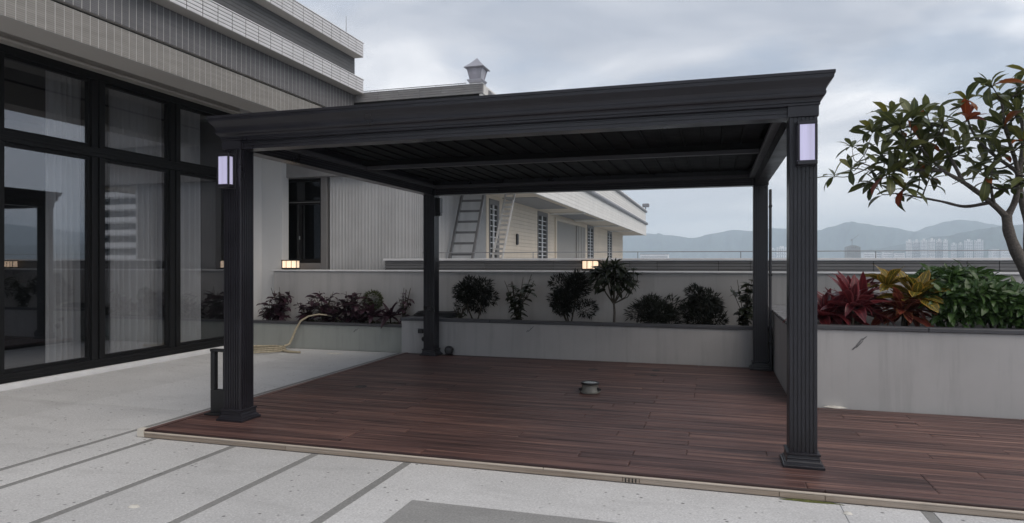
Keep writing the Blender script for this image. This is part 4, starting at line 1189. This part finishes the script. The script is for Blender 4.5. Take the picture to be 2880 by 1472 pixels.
def aim(d, roll=0.0):
    """rotation taking +Y to d with the leaf's upper side facing up"""
    d = Vector(d).normalized()
    up = Vector((0, 0, 1))
    if abs(d.z) > .97: up = Vector((random.uniform(-1, 1), random.uniform(-1, 1), .1))
    x = d.cross(up).normalized(); z = x.cross(d).normalized()
    m = Matrix((x, d, z)).transposed()
    return m.to_quaternion() @ Matrix.Rotation(roll, 3, 'Y').to_quaternion()
def leaf(me, parent, p, d, s=1.0, roll=0.0, name='leaf'):
    return inst(name, me, parent, p, matrix=aim(d, roll), scale=(s, s, s))
def mass(name, items, mat, parent):
    """many small leaves joined into one part; items = (mesh, point, direction, scale, roll)"""
    vs = []; fs = []; uvs = []
    cache = {}
    for me, p, d, s, roll in items:
        if me.name not in cache:
            ul = me.uv_layers[0].data
            cache[me.name] = ([v.co.copy() for v in me.vertices], [tuple(q.vertices) for q in me.polygons], [tuple(ul[l].uv) for q in me.polygons for l in q.loop_indices])
        cv, cf, cu = cache[me.name]
        q = aim(d, roll).to_matrix() * s
        o = len(vs); p = Vector(p)
        vs += [tuple(q @ v + p) for v in cv]
        fs += [tuple(i + o for i in f) for f in cf]
        uvs += cu
    mb = MB().add(vs, fs, True)
    o = build(name, mb, mat, parent, fix=False)
    ul = o.data.uv_layers.new(name='UVMap')
    ul.data.foreach_set('uv', [c for u in uvs for c in u])
    o['kind'] = 'stuff'
    return o
def rosette(meshes, parent, p, axis, n, e0, e1, s0, s1, rng, name='leaf'):
    """leaves round a tip, inner ones upright, outer ones spreading"""
    ax = Vector(axis).normalized()
    t1 = ax.orthogonal().normalized(); t2 = ax.cross(t1)
    for i in range(n):
        f = (i + .5) / n
        a = i * 2.39996 + rng.uniform(-.25, .25)
        el = e0 + (e1 - e0) * f + rng.uniform(-.15, .15)
        d = (t1 * math.cos(a) + t2 * math.sin(a)) * math.cos(el) + ax * math.sin(el)
        pp = Vector(p) + ax * (f - .5) * .05
        leaf(rng.choice(meshes), parent, pp, d, s0 + (s1 - s0) * rng.random(), rng.uniform(-.5, .5), name)

# ---- the tree in the right planter
def tree():
    rng = random.Random(21)
    t = empty('broadleaf_tree', (3.86, 9.35, .77), 'broad leaved tree leaning over the right planter', 'tree')
    def P(l): return [Vector(p) for p in l]
    def curve(pts, sub=5):
        pts = P(pts); out = []
        for i in range(len(pts) - 1):
            p0, p1, p2, p3 = pts[max(i - 1, 0)], pts[i], pts[i + 1], pts[min(i + 2, len(pts) - 1)]
            for k in range(sub):
                u = k / sub
                out.append(.5 * ((2 * p1) + (-p0 + p2) * u + (2 * p0 - 5 * p1 + 4 * p2 - p3) * u * u + (-p0 + 3 * p1 - 3 * p2 + p3) * u ** 3))
        out.append(pts[-1]); return out
    nodes = []
    def limb(name, pts, r0, r1, n=9):
        c = curve(pts); m = len(c)
        build(name, MB().tube(c, [(r0 + (r1 - r0) * (i / (m - 1)) ** .8) * (1 + .06 * math.sin(i * 1.7)) for i in range(m)], n), 'bark', t)
        for i in range(m // 3, m): nodes.append((c[i], r0 + (r1 - r0) * i / (m - 1)))
    limb('trunk', [(3.92, 9.35, .76), (3.72, 9.34, 1.05), (3.50, 9.32, 1.46), (3.36, 9.30, 1.82), (3.33, 9.30, 2.05)], .092, .050, 12)
    limb('second_trunk', [(3.70, 9.34, 1.12), (3.60, 9.42, 1.50), (3.62, 9.5, 1.95), (3.55, 9.55, 2.45), (3.62, 9.6, 3.0), (3.55, 9.55, 3.35)], .066, .022, 10)
    limb('branch', [(3.335, 9.30, 2.02), (3.14, 9.24, 2.21), (2.85, 9.15, 2.43), (2.60, 9.12, 2.60), (2.36, 9.05, 2.86)], .042, .012)
    limb('branch', [(3.335, 9.30, 2.03), (3.42, 9.28, 2.26), (3.40, 9.20, 2.58), (3.28, 9.15, 3.0), (3.22, 9.15, 3.4)], .042, .012)
    limb('branch', [(3.14, 9.24, 2.20), (2.92, 9.35, 2.165), (2.70, 9.45, 2.24), (2.40, 9.5, 2.32), (2.2, 9.5, 2.36)], .024, .008, 7)
    limb('branch', [(2.84, 9.15, 2.43), (2.74, 9.2, 2.70), (2.66, 9.3, 2.95), (2.72, 9.35, 3.2)], .026, .010, 7)
    limb('branch', [(2.62, 9.12, 2.58), (2.32, 9.1, 2.60), (1.98, 9.1, 2.62), (1.70, 9.1, 2.72)], .020, .006, 7)
    limb('branch', [(3.18, 9.24, 2.18), (3.10, 9.1, 2.42), (3.1, 9.0, 2.66)], .022, .008, 7)
    limb('branch', [(3.40, 9.2, 2.55), (3.15, 9.3, 2.82), (3.0, 9.4, 3.1), (2.95, 9.4, 3.35)], .024, .009, 7)
    tips = [(2.05, 3.25), (2.34, 3.26), (2.26, 2.86), (2.92, 3.43), (3.18, 3.59), (3.3, 3.4), (2.92, 3.2), (2.67, 3.18), (2.05, 2.57), (1.66, 2.66), (1.46, 2.58), (1.67, 2.94), (1.80, 2.85),
            (2.52, 2.5), (2.25, 2.40), (2.59, 3.05), (3.25, 2.79), (3.09, 2.65), (3.12, 2.51), (3.39, 2.40), (2.85, 2.93), (2.54, 2.69), (2.17, 3.08), (3.46, 3.57), (3.43, 3.24), (3.08, 3.02), (2.38, 2.74),
            (2.2, 3.18), (2.75, 2.78), (3.5, 2.9), (3.6, 3.4), (3.7, 3.1), (3.75, 2.6), (3.3, 3.1), (2.45, 2.95), (2.0, 2.82), (3.55, 2.45), (3.6, 3.65), (1.9, 3.12), (2.15, 2.68), (1.88, 2.62), (2.42, 2.58), (2.1, 3.32), (2.5, 3.3), (1.95, 2.45)]
    LM = [leaf_me('leaf', .31, .098, 'leaf_tree', c, f_, 5, 'obov', .004) for c, f_ in ((.3, .15), (.7, .3), (1.1, .2), (1.5, .4))]
    LR = [leaf_me('leaf', .30, .098, 'leaf_rust', c, .22, 5, 'obov') for c in (.5, .9)]
    LS = [leaf_me('leaf', .25, .078, 'leaf_tree', c, .22, 4, 'obov') for c in (.4, .8)]
    small = []
    for i, (x, z) in enumerate(tips):
        y = 9.15 + rng.uniform(-.45, .5)
        k = y / 9.3                                  # keep the crown's spread whatever the depth
        x2, z2 = x * k, 1.5 + (z - 1.5) * k
        tip = Vector((x2, y, z2))
        nd, r = min(nodes, key=lambda q: (q[0] - tip).length + max(0, q[0].z - tip.z) * 1.5)
        mid = (nd + tip) / 2 + Vector((rng.uniform(-.05, .05), rng.uniform(-.05, .05), -.06))
        ca = curve([nd, mid, tip], 4)
        m = len(ca)
        build('twig', MB().tube(ca, [max(.006, min(r, .013)) * (1 - .55 * j / (m - 1)) for j in range(m)], 6), 'twig', t)
        ax = ((tip - nd).normalized() + Vector((0, -.25, .9))).normalized()
        out = x < 1.9
        if i in (6,):
            rosette(LR, t, tip, ax, 6, 1.2, .3, .85, 1.1, rng)
            rosette(LM, t, tip - ax * .05, ax, 5, .2, -.5, .9, 1.1, rng)
        elif out:
            rosette(LS, t, tip, ax, 7, 1.1, -.4, .8, 1.05, rng)
        else:
            nL = rng.randint(9, 11)
            rosette(LM, t, tip, ax, nL, 1.25, -.55, .62, 1.2, rng)
            if rng.random() < .25: rosette(LR, t, tip, ax, 1, .2, .0, .8, 1.0, rng)
            # a second, lower whorl of smaller leaves along the twig
            for j in range(4):
                f = rng.uniform(.35, .98)
                p = ca[int(f * (m - 1))]
                a = rng.uniform(0, 6.28)
                small.append((rng.choice(LM), p, (math.cos(a), math.sin(a), rng.uniform(-.5, .6)), rng.uniform(.6, .95), rng.uniform(-.5, .5)))
    mass('foliage', small, 'leaf_tree', t)
tree()

# ---- red cordylines and croton
def clump(name, x, y, z, meshes, n, label, cat, group=None, h=.0, seed=0, e0=1.45, e1=-.25, s0=.55, s1=1.2, stem=None, stems=1):
    rng = random.Random(seed)
    t = empty(name, (x, y, z), label, cat, group)
    for k in range(stems):
        a = rng.uniform(0, 6.28); rr_ = 0 if stems == 1 else rng.uniform(.03, .13)
        sx, sy = x + rr_ * math.cos(a), y + rr_ * math.sin(a)
        hh = h * rng.uniform(.6, 1.15)
        build('stem', MB().tube([(sx, sy, z - .03), (sx + .01, sy, z + hh * .6), (sx, sy - .01, z + hh + .03)], [.016, .013, .009], 7), stem or 'stem_dark', t)
        rosette(meshes, t, (sx, sy, z + hh), (rng.uniform(-.2, .2), rng.uniform(-.25, .1), 1), n // stems, e0, e1, s0, s1, rng)
    return t
RL = [leaf_me('leaf', .40, .108, 'leaf_red', c, f_, 7, 'lance', .003) for c, f_ in ((.25, .3), (.7, .2), (1.2, .35), (1.8, .25))]
SZ = .772
clump('red_cordyline', 1.44, 8.06, SZ, RL, 84, 'dark red leafed plant in the middle of the right planter edge', 'plant', 'red plants in the right planter', .20, 1, stems=3)
clump('red_cordyline', 1.00 + .26, 8.35, SZ + .0, RL, 56, 'dark red leafed plant half hidden behind the front right post', 'plant', 'red plants in the right planter', .16, 2, stems=2)
clump('red_cordyline', 1.66, 8.45, SZ, RL, 54, 'dark red leafed plant behind the yellow veined croton', 'plant', 'red plants in the right planter', .22, 5, stems=2)
clump('red_cordyline', 1.20, 7.98, SZ, RL, 44, 'dark red leafed plant spilling over the coping right of the front right post', 'plant', 'red plants in the right planter', .10, 14, stems=2, e1=-.45)
CG = [leaf_me('leaf', .35, .112, 'leaf_croton', c, .2, 7, 'obov', .003) for c in (.3, .8, 1.3)]
CR = [leaf_me('leaf', .34, .104, 'leaf_croton_red', c, .2, 7, 'obov', .003) for c in (.4, .9, 1.4)]
cro = clump('croton', 1.98, 8.04, SZ, CR, 100, 'croton with yellow veined green and red leaves', 'plant', None, .24, 8, 1.3, -.5, stems=4)
rng = random.Random(31)
rosette(CG, cro, (2.06, 8.05, SZ + .33), (.15, -.3, 1), 24, 1.3, -.1, .85, 1.15, rng)
rosette(CG, cro, (1.82, 8.2, SZ + .43), (-.2, -.2, 1), 15, 1.35, .1, .8, 1.05, rng)
# ---- green shrub
def shrub(name, x0, x1, y0, y1, z, h, label, n_big, n_small, seed):
    rng = random.Random(seed)
    t = empty(name, ((x0 + x1) / 2, (y0 + y1) / 2, z), label, 'shrub')
    GL = [leaf_me('leaf', .125, .042, 'leaf_green', c, .25, 4, 'lance') for c in (.3, .7, 1.2)]
    def top(x, y):
        u = (x - x0) / (x1 - x0); v = (y - y0) / (y1 - y0)
        return h * (.72 + .28 * math.sin(math.pi * min(1, max(0, u * .9 + .1)))) * (.62 + .38 * min(1, v * 2.2 + .1)) * (1 + .10 * math.sin(x * 13) * math.sin(y * 11))
    for k in range(14):
        x, y = rng.uniform(x0 + .1, x1 - .1), rng.uniform(y0 + .1, y1 - .1)
        build('stem', MB().tube([(x, y, z - .02), (x + rng.uniform(-.05, .05), y, z + top(x, y) * .85)], [.01, .004], 5), 'stem_dark', t)
    items = []
    tot = n_big + n_small
    for k in range(tot // 6):
        x, y = rng.uniform(x0, x1), rng.uniform(y0, y1)
        hh = top(x, y)
        deep = rng.random()
        zz = z + hh * (1 - .75 * deep ** 1.6)
        if deep > .45: y = y0 + (y - y0) * rng.uniform(.0, .5)
        ax = Vector((rng.uniform(-.5, .5), -.55 + rng.uniform(-.3, .3), 1)).normalized()
        t1 = ax.orthogonal().normalized(); t2 = ax.cross(t1)
        front = (y - y0) < .45 * (y1 - y0)
        for i in range(6):
            a = i * 2.4 + rng.random(); el = rng.uniform(-.3, .8)
            d = (t1 * math.cos(a) + t2 * math.sin(a)) * math.cos(el) + ax * math.sin(el)
            it = (rng.choice(GL), (x, y, zz), d, rng.uniform(.5, 1.55), rng.uniform(-.8, .8))
            if n_big > 0 and front: leaf(it[0], t, it[1], it[2], it[3], it[4]); n_big -= 1
            else: items.append(it)
    mass('foliage', items, 'leaf_green', t)
    return t
shrub('green_shrub', 2.18, 3.02, 7.86, 8.75, SZ, .60, 'dense bright green shrub right of the croton', 250, 2600, 41)
shrub('green_shrub', 2.95, 4.3, 7.95, 8.9, SZ, .42, 'low green shrub under the tree at the right edge', 60, 1800, 43)
PL = [leaf_me('leaf', .30, .10, 'leaf_green', c, .2, 6, 'lance') for c in (.4, .9)]
clump('broad_leaf_plant', 2.30, 8.95, SZ, PL, 12, 'tall green leafed plant rising behind the green shrub', 'plant', None, .45, 51)
BLm = [leaf_me('leaf', .36, .16, 'leaf_blue', c, .18, 7, 'obov') for c in (.6, 1.2)]
clump('blue_leaf_plant', 3.20, 8.0, SZ, BLm, 13, 'blue-green broad leafed plant at the right edge', 'plant', None, .16, 53, 1.3, -.3)

# ---- shaded back planter
SB = .50
def ball_shrub(x, y, z0, rx, ry, rz, cz, n, label, seed, trunk=True):
    rng = random.Random(seed)
    t = empty('ball_shrub', (x, y, z0), label, 'shrub', 'rounded shrubs in the back planter')
    NL = [leaf_me('needle', .07, .016, 'leaf_needle', c, .2, 2, 'lance') for c in (.2, .7)]
    items = []
    lobes = []
    for k in range(13):
        d = Vector((rng.gauss(0, 1), rng.gauss(0, 1) - .3, rng.gauss(0, .9) + .25)).normalized()
        q = rng.uniform(.40, .80)
        lobes.append((x + d.x * rx * q, y + d.y * ry * q, cz + d.z * rz * q, rng.uniform(.26, .50)))
    lobes.append((x, y, cz, .55))
    for k in range(n):
        lx, ly, lz, lr = rng.choice(lobes)
        d = Vector((rng.gauss(0, 1), rng.gauss(0, 1), rng.gauss(0, 1))).normalized()
        r = lr * rng.uniform(.45, 1.0) ** .6
        p = Vector((lx + d.x * rx * r, ly + d.y * ry * r, max(z0 + .01, lz + d.z * rz * r)))
        dd = Vector((d.x + (lx - x) * 1.5 + rng.uniform(-.7, .7), d.y + rng.uniform(-.7, .7), d.z + rng.uniform(-.3, .9)))
        items.append((rng.choice(NL), p, dd, rng.uniform(.5, 1.5), rng.uniform(-1, 1)))
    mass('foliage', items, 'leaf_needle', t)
    if trunk:
        for k in range(4):
            a = rng.uniform(0, 6.28)
            build('stem', MB().tube([(x + .03 * math.cos(a), y + .03 * math.sin(a), z0 - .02), (x + .12 * math.cos(a), y - .05 + .06 * math.sin(a), (z0 + cz) / 2), (x + .2 * math.cos(a), y + .1 * math.sin(a), cz + .08)], [.014, .011, .005], 6), 'stem_dark', t)
    return t
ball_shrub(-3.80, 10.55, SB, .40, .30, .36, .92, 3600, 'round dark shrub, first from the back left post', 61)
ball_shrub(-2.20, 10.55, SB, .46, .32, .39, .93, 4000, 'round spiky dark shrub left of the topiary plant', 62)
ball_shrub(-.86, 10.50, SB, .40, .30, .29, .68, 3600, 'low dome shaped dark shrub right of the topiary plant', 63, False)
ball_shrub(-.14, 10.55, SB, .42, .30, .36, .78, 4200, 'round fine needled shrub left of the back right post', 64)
def leafy(x, y, z, h, w, n, mat, label, group, seed, L=.14, W=.06, ns=11):
    rng = random.Random(seed)
    t = empty('leafy_plant', (x, y, z), label, 'plant', group)
    ML = [leaf_me('leaf', L, W, mat, c, .22, 4, 'lance') for c in (.4, .9, 1.4)]
    for k in range(ns):
        a = rng.uniform(0, 6.28); sp_ = rng.uniform(.2, 1) * w
        top = Vector((x + sp_ * math.cos(a), y + sp_ * .6 * math.sin(a), z + h * rng.uniform(.65, 1.05)))
        mid = Vector((x + sp_ * .3 * math.cos(a), y + sp_ * .2 * math.sin(a), z + h * .4))
        pts = [Vector((x, y, z - .02)), mid, top]
        c = [pts[0].lerp(pts[1], u * 2) if u < .5 else pts[1].lerp(pts[2], u * 2 - 1) for u in [i / 8 for i in range(9)]]
        build('stem', MB().tube(c, [.009 - .0006 * i for i in range(9)], 6), 'stem_dark', t)
        for i in range(n // ns):
            f = rng.uniform(.15, 1.0); p = c[int(f * 8)]
            b = rng.uniform(0, 6.28)
            leaf(rng.choice(ML), t, p, (math.cos(b), math.sin(b) - .2, rng.uniform(-.4, .7)), rng.uniform(.6, 1.25), rng.uniform(-.5, .5))
    return t
GRB = 'leafy plants in the back planter'
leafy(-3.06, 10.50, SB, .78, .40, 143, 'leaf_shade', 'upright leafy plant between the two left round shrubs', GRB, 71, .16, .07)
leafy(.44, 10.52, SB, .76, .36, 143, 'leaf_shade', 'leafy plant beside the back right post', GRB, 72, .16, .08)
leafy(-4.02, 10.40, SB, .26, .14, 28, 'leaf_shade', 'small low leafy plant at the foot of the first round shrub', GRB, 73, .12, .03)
# topiary plant with strap leaves on a bare stem
def topiary():
    rng = random.Random(81)
    x, y = -1.485, 10.48
    t = empty('topiary_plant', (x, y, SB), 'strap leaved plant on a bare stem in front of the wall lantern', 'plant')
    SL = [leaf_me('leaf', .27, .05, 'leaf_shade', c, .3, 6, 'strap') for c in (.9, 1.5, 2.1)]
    build('stem', MB().tube([(x, y, SB - .02), (x + .01, y, SB + .2), (x, y, SB + .36)], [.022, .019, .018], 9), 'bark', t)
    for (dx, dy, zz, n) in ((-.26, -.02, 1.27, 20), (-.14, .06, 1.36, 22), (.02, -.04, 1.40, 24), (.14, .05, 1.30, 18), (.24, .0, 1.16, 9), (-.02, .04, 1.22, 18)):
        build('branch', MB().tube([(x, y, SB + .34), (x + dx * .45, y + dy * .5, 1.0), (x + dx, y + dy, zz)], [.014, .011, .008], 7), 'stem_dark', t)
        rosette(SL, t, (x + dx, y + dy, zz), (dx * .5, -.15, 1), int(n * 1.6), 1.4, -.7, .6, 1.05, rng)
    BLf = [leaf_me('leaf', .17, .055, 'leaf_shade', c, .25, 5, 'lance') for c in (.5, 1.1)]
    for k in range(150):
        a = rng.uniform(0, 6.28); q = rng.random() ** .5
        p = (x - .03 + .30 * q * math.cos(a), y + .16 * q * math.sin(a), 1.22 + rng.uniform(-.2, .2) * (1.1 - q * .5))
        leaf(rng.choice(BLf), t, p, (math.cos(a), math.sin(a) - .3, rng.uniform(-.9, .5)), rng.uniform(.6, 1.3), rng.uniform(-.6, .6))
    for (dx, zz) in ((.30, 1.40), (.36, 1.33)):
        build('branch', MB().tube([(x, y, SB + .34), (x + dx * .6, y - .02, .95), (x + dx, y, 1.2), (x + dx * 1.02, y, zz)], [.010, .008, .007, .003], 6), 'stem_dark', t)
        rosette(SL, t, (x + dx, y, zz - .05), (.1, 0, 1), 14, 1.4, .2, .3, .5, rng)
topiary()
# purple plants in the left corner
GRP = 'purple plants in the left planter'
leafy(-7.70, 10.74, .38, .62, .48, 154, 'leaf_purple', 'wide purple plant against the white pier', GRP, 91, .19, .075)
leafy(-6.80, 10.74, .38, .60, .44, 121, 'leaf_purple', 'tall purple plant right of the hose', GRP, 92, .20, .075)
leafy(-6.30, 10.76, .38, .58, .42, 121, 'leaf_purple', 'purple plant in the middle of the left planter', GRP, 93, .20, .075)
leafy(-7.20, 10.78, .38, .36, .36, 88, 'leaf_purple', 'low purple plant behind the draped hose', GRP, 94, .17, .065)
leafy(-5.22, 10.76, .40, .62, .20, 55, 'leaf_purple', 'slim purple plant by the dark stone shelf', GRP, 97, .15, .06)
leafy(-6.55, 10.70, .38, .36, .34, 88, 'leaf_purple', 'low purple plant between the two tall purple plants', GRP, 101, .17, .07)
leafy(-6.05, 10.72, .38, .40, .28, 77, 'leaf_purple', 'low purple plant left of the small round green shrub', GRP, 102, .17, .07)
leafy(-7.95, 10.72, .38, .34, .26, 66, 'leaf_purple', 'low purple plant in the far left corner of the planter', GRP, 103, .17, .07)
PU = [leaf_me('leaf', .36, .075, 'leaf_purple', c, .25, 6, 'lance') for c in (.7, 1.3)]
clump('purple_rosette', -5.83, 10.74, .38, PU, 34, 'purple rosette plant in front of the small round green shrub', 'plant', GRP, .12, 95, 1.3, .0)
clump('purple_rosette', -5.46, 10.72, .38, PU, 34, 'purple rosette plant nearest the stone shelf', 'plant', GRP, .10, 96, 1.3, .0)
def green_ball():
    rng = random.Random(99)
    t = empty('round_green_shrub', (-5.88, 10.86, .37), 'small round grey-green shrub behind the purple rosette', 'shrub')
    SLf = [leaf_me('leaf', .03, .02, 'leaf_cover', c, .2, 2, 'lance') for c in (.2, .7)]
    it = []
    for k in range(900):
        d = Vector((rng.gauss(0, 1), rng.gauss(0, 1), rng.gauss(0, 1))).normalized() * rng.uniform(.75, 1)
        it.append((rng.choice(SLf), (-5.88 + d.x * .19, 10.86 + d.y * .11, .80 + d.z * .17), d, rng.uniform(.8, 1.4), rng.uniform(-1, 1)))
    mass('foliage', it, 'leaf_cover', t)
    build('stem', MB().tube([(-5.88, 10.86, .35), (-5.88, 10.86, .78)], [.012, .008], 6), 'stem_dark', t)
    it = []
    for k in range(1700):
        x, y = rng.uniform(-7.3, -4.98), rng.uniform(10.615, 10.95)
        it.append((rng.choice(SLf), (x, y, .365 + rng.uniform(0, .05)), (rng.uniform(-1, 1), rng.uniform(-1, .6), rng.uniform(.1, .9)), rng.uniform(.6, 1.1), rng.uniform(-1, 1)))
    o = mass('ground_cover', it, 'leaf_cover', None)
    tag(o, 'low green ground cover in the left planter', 'ground cover', kind='stuff')
green_ball()
ch = empty('hose_loop', (-4.62, 10.6, .575), 'black hose looped on the dark stone shelf behind the back left post', 'hose')
for k in range(3):
    build('loop', MB().tube([(-4.50 + (.42 - .03 * k) * math.cos(a), 10.58 + .26 * math.sin(a), .59 + .022 * k + .01 * math.sin(a * 3)) for a in [i / 24 * 2 * math.pi for i in range(25)]], .011, 6), 'black', ch)
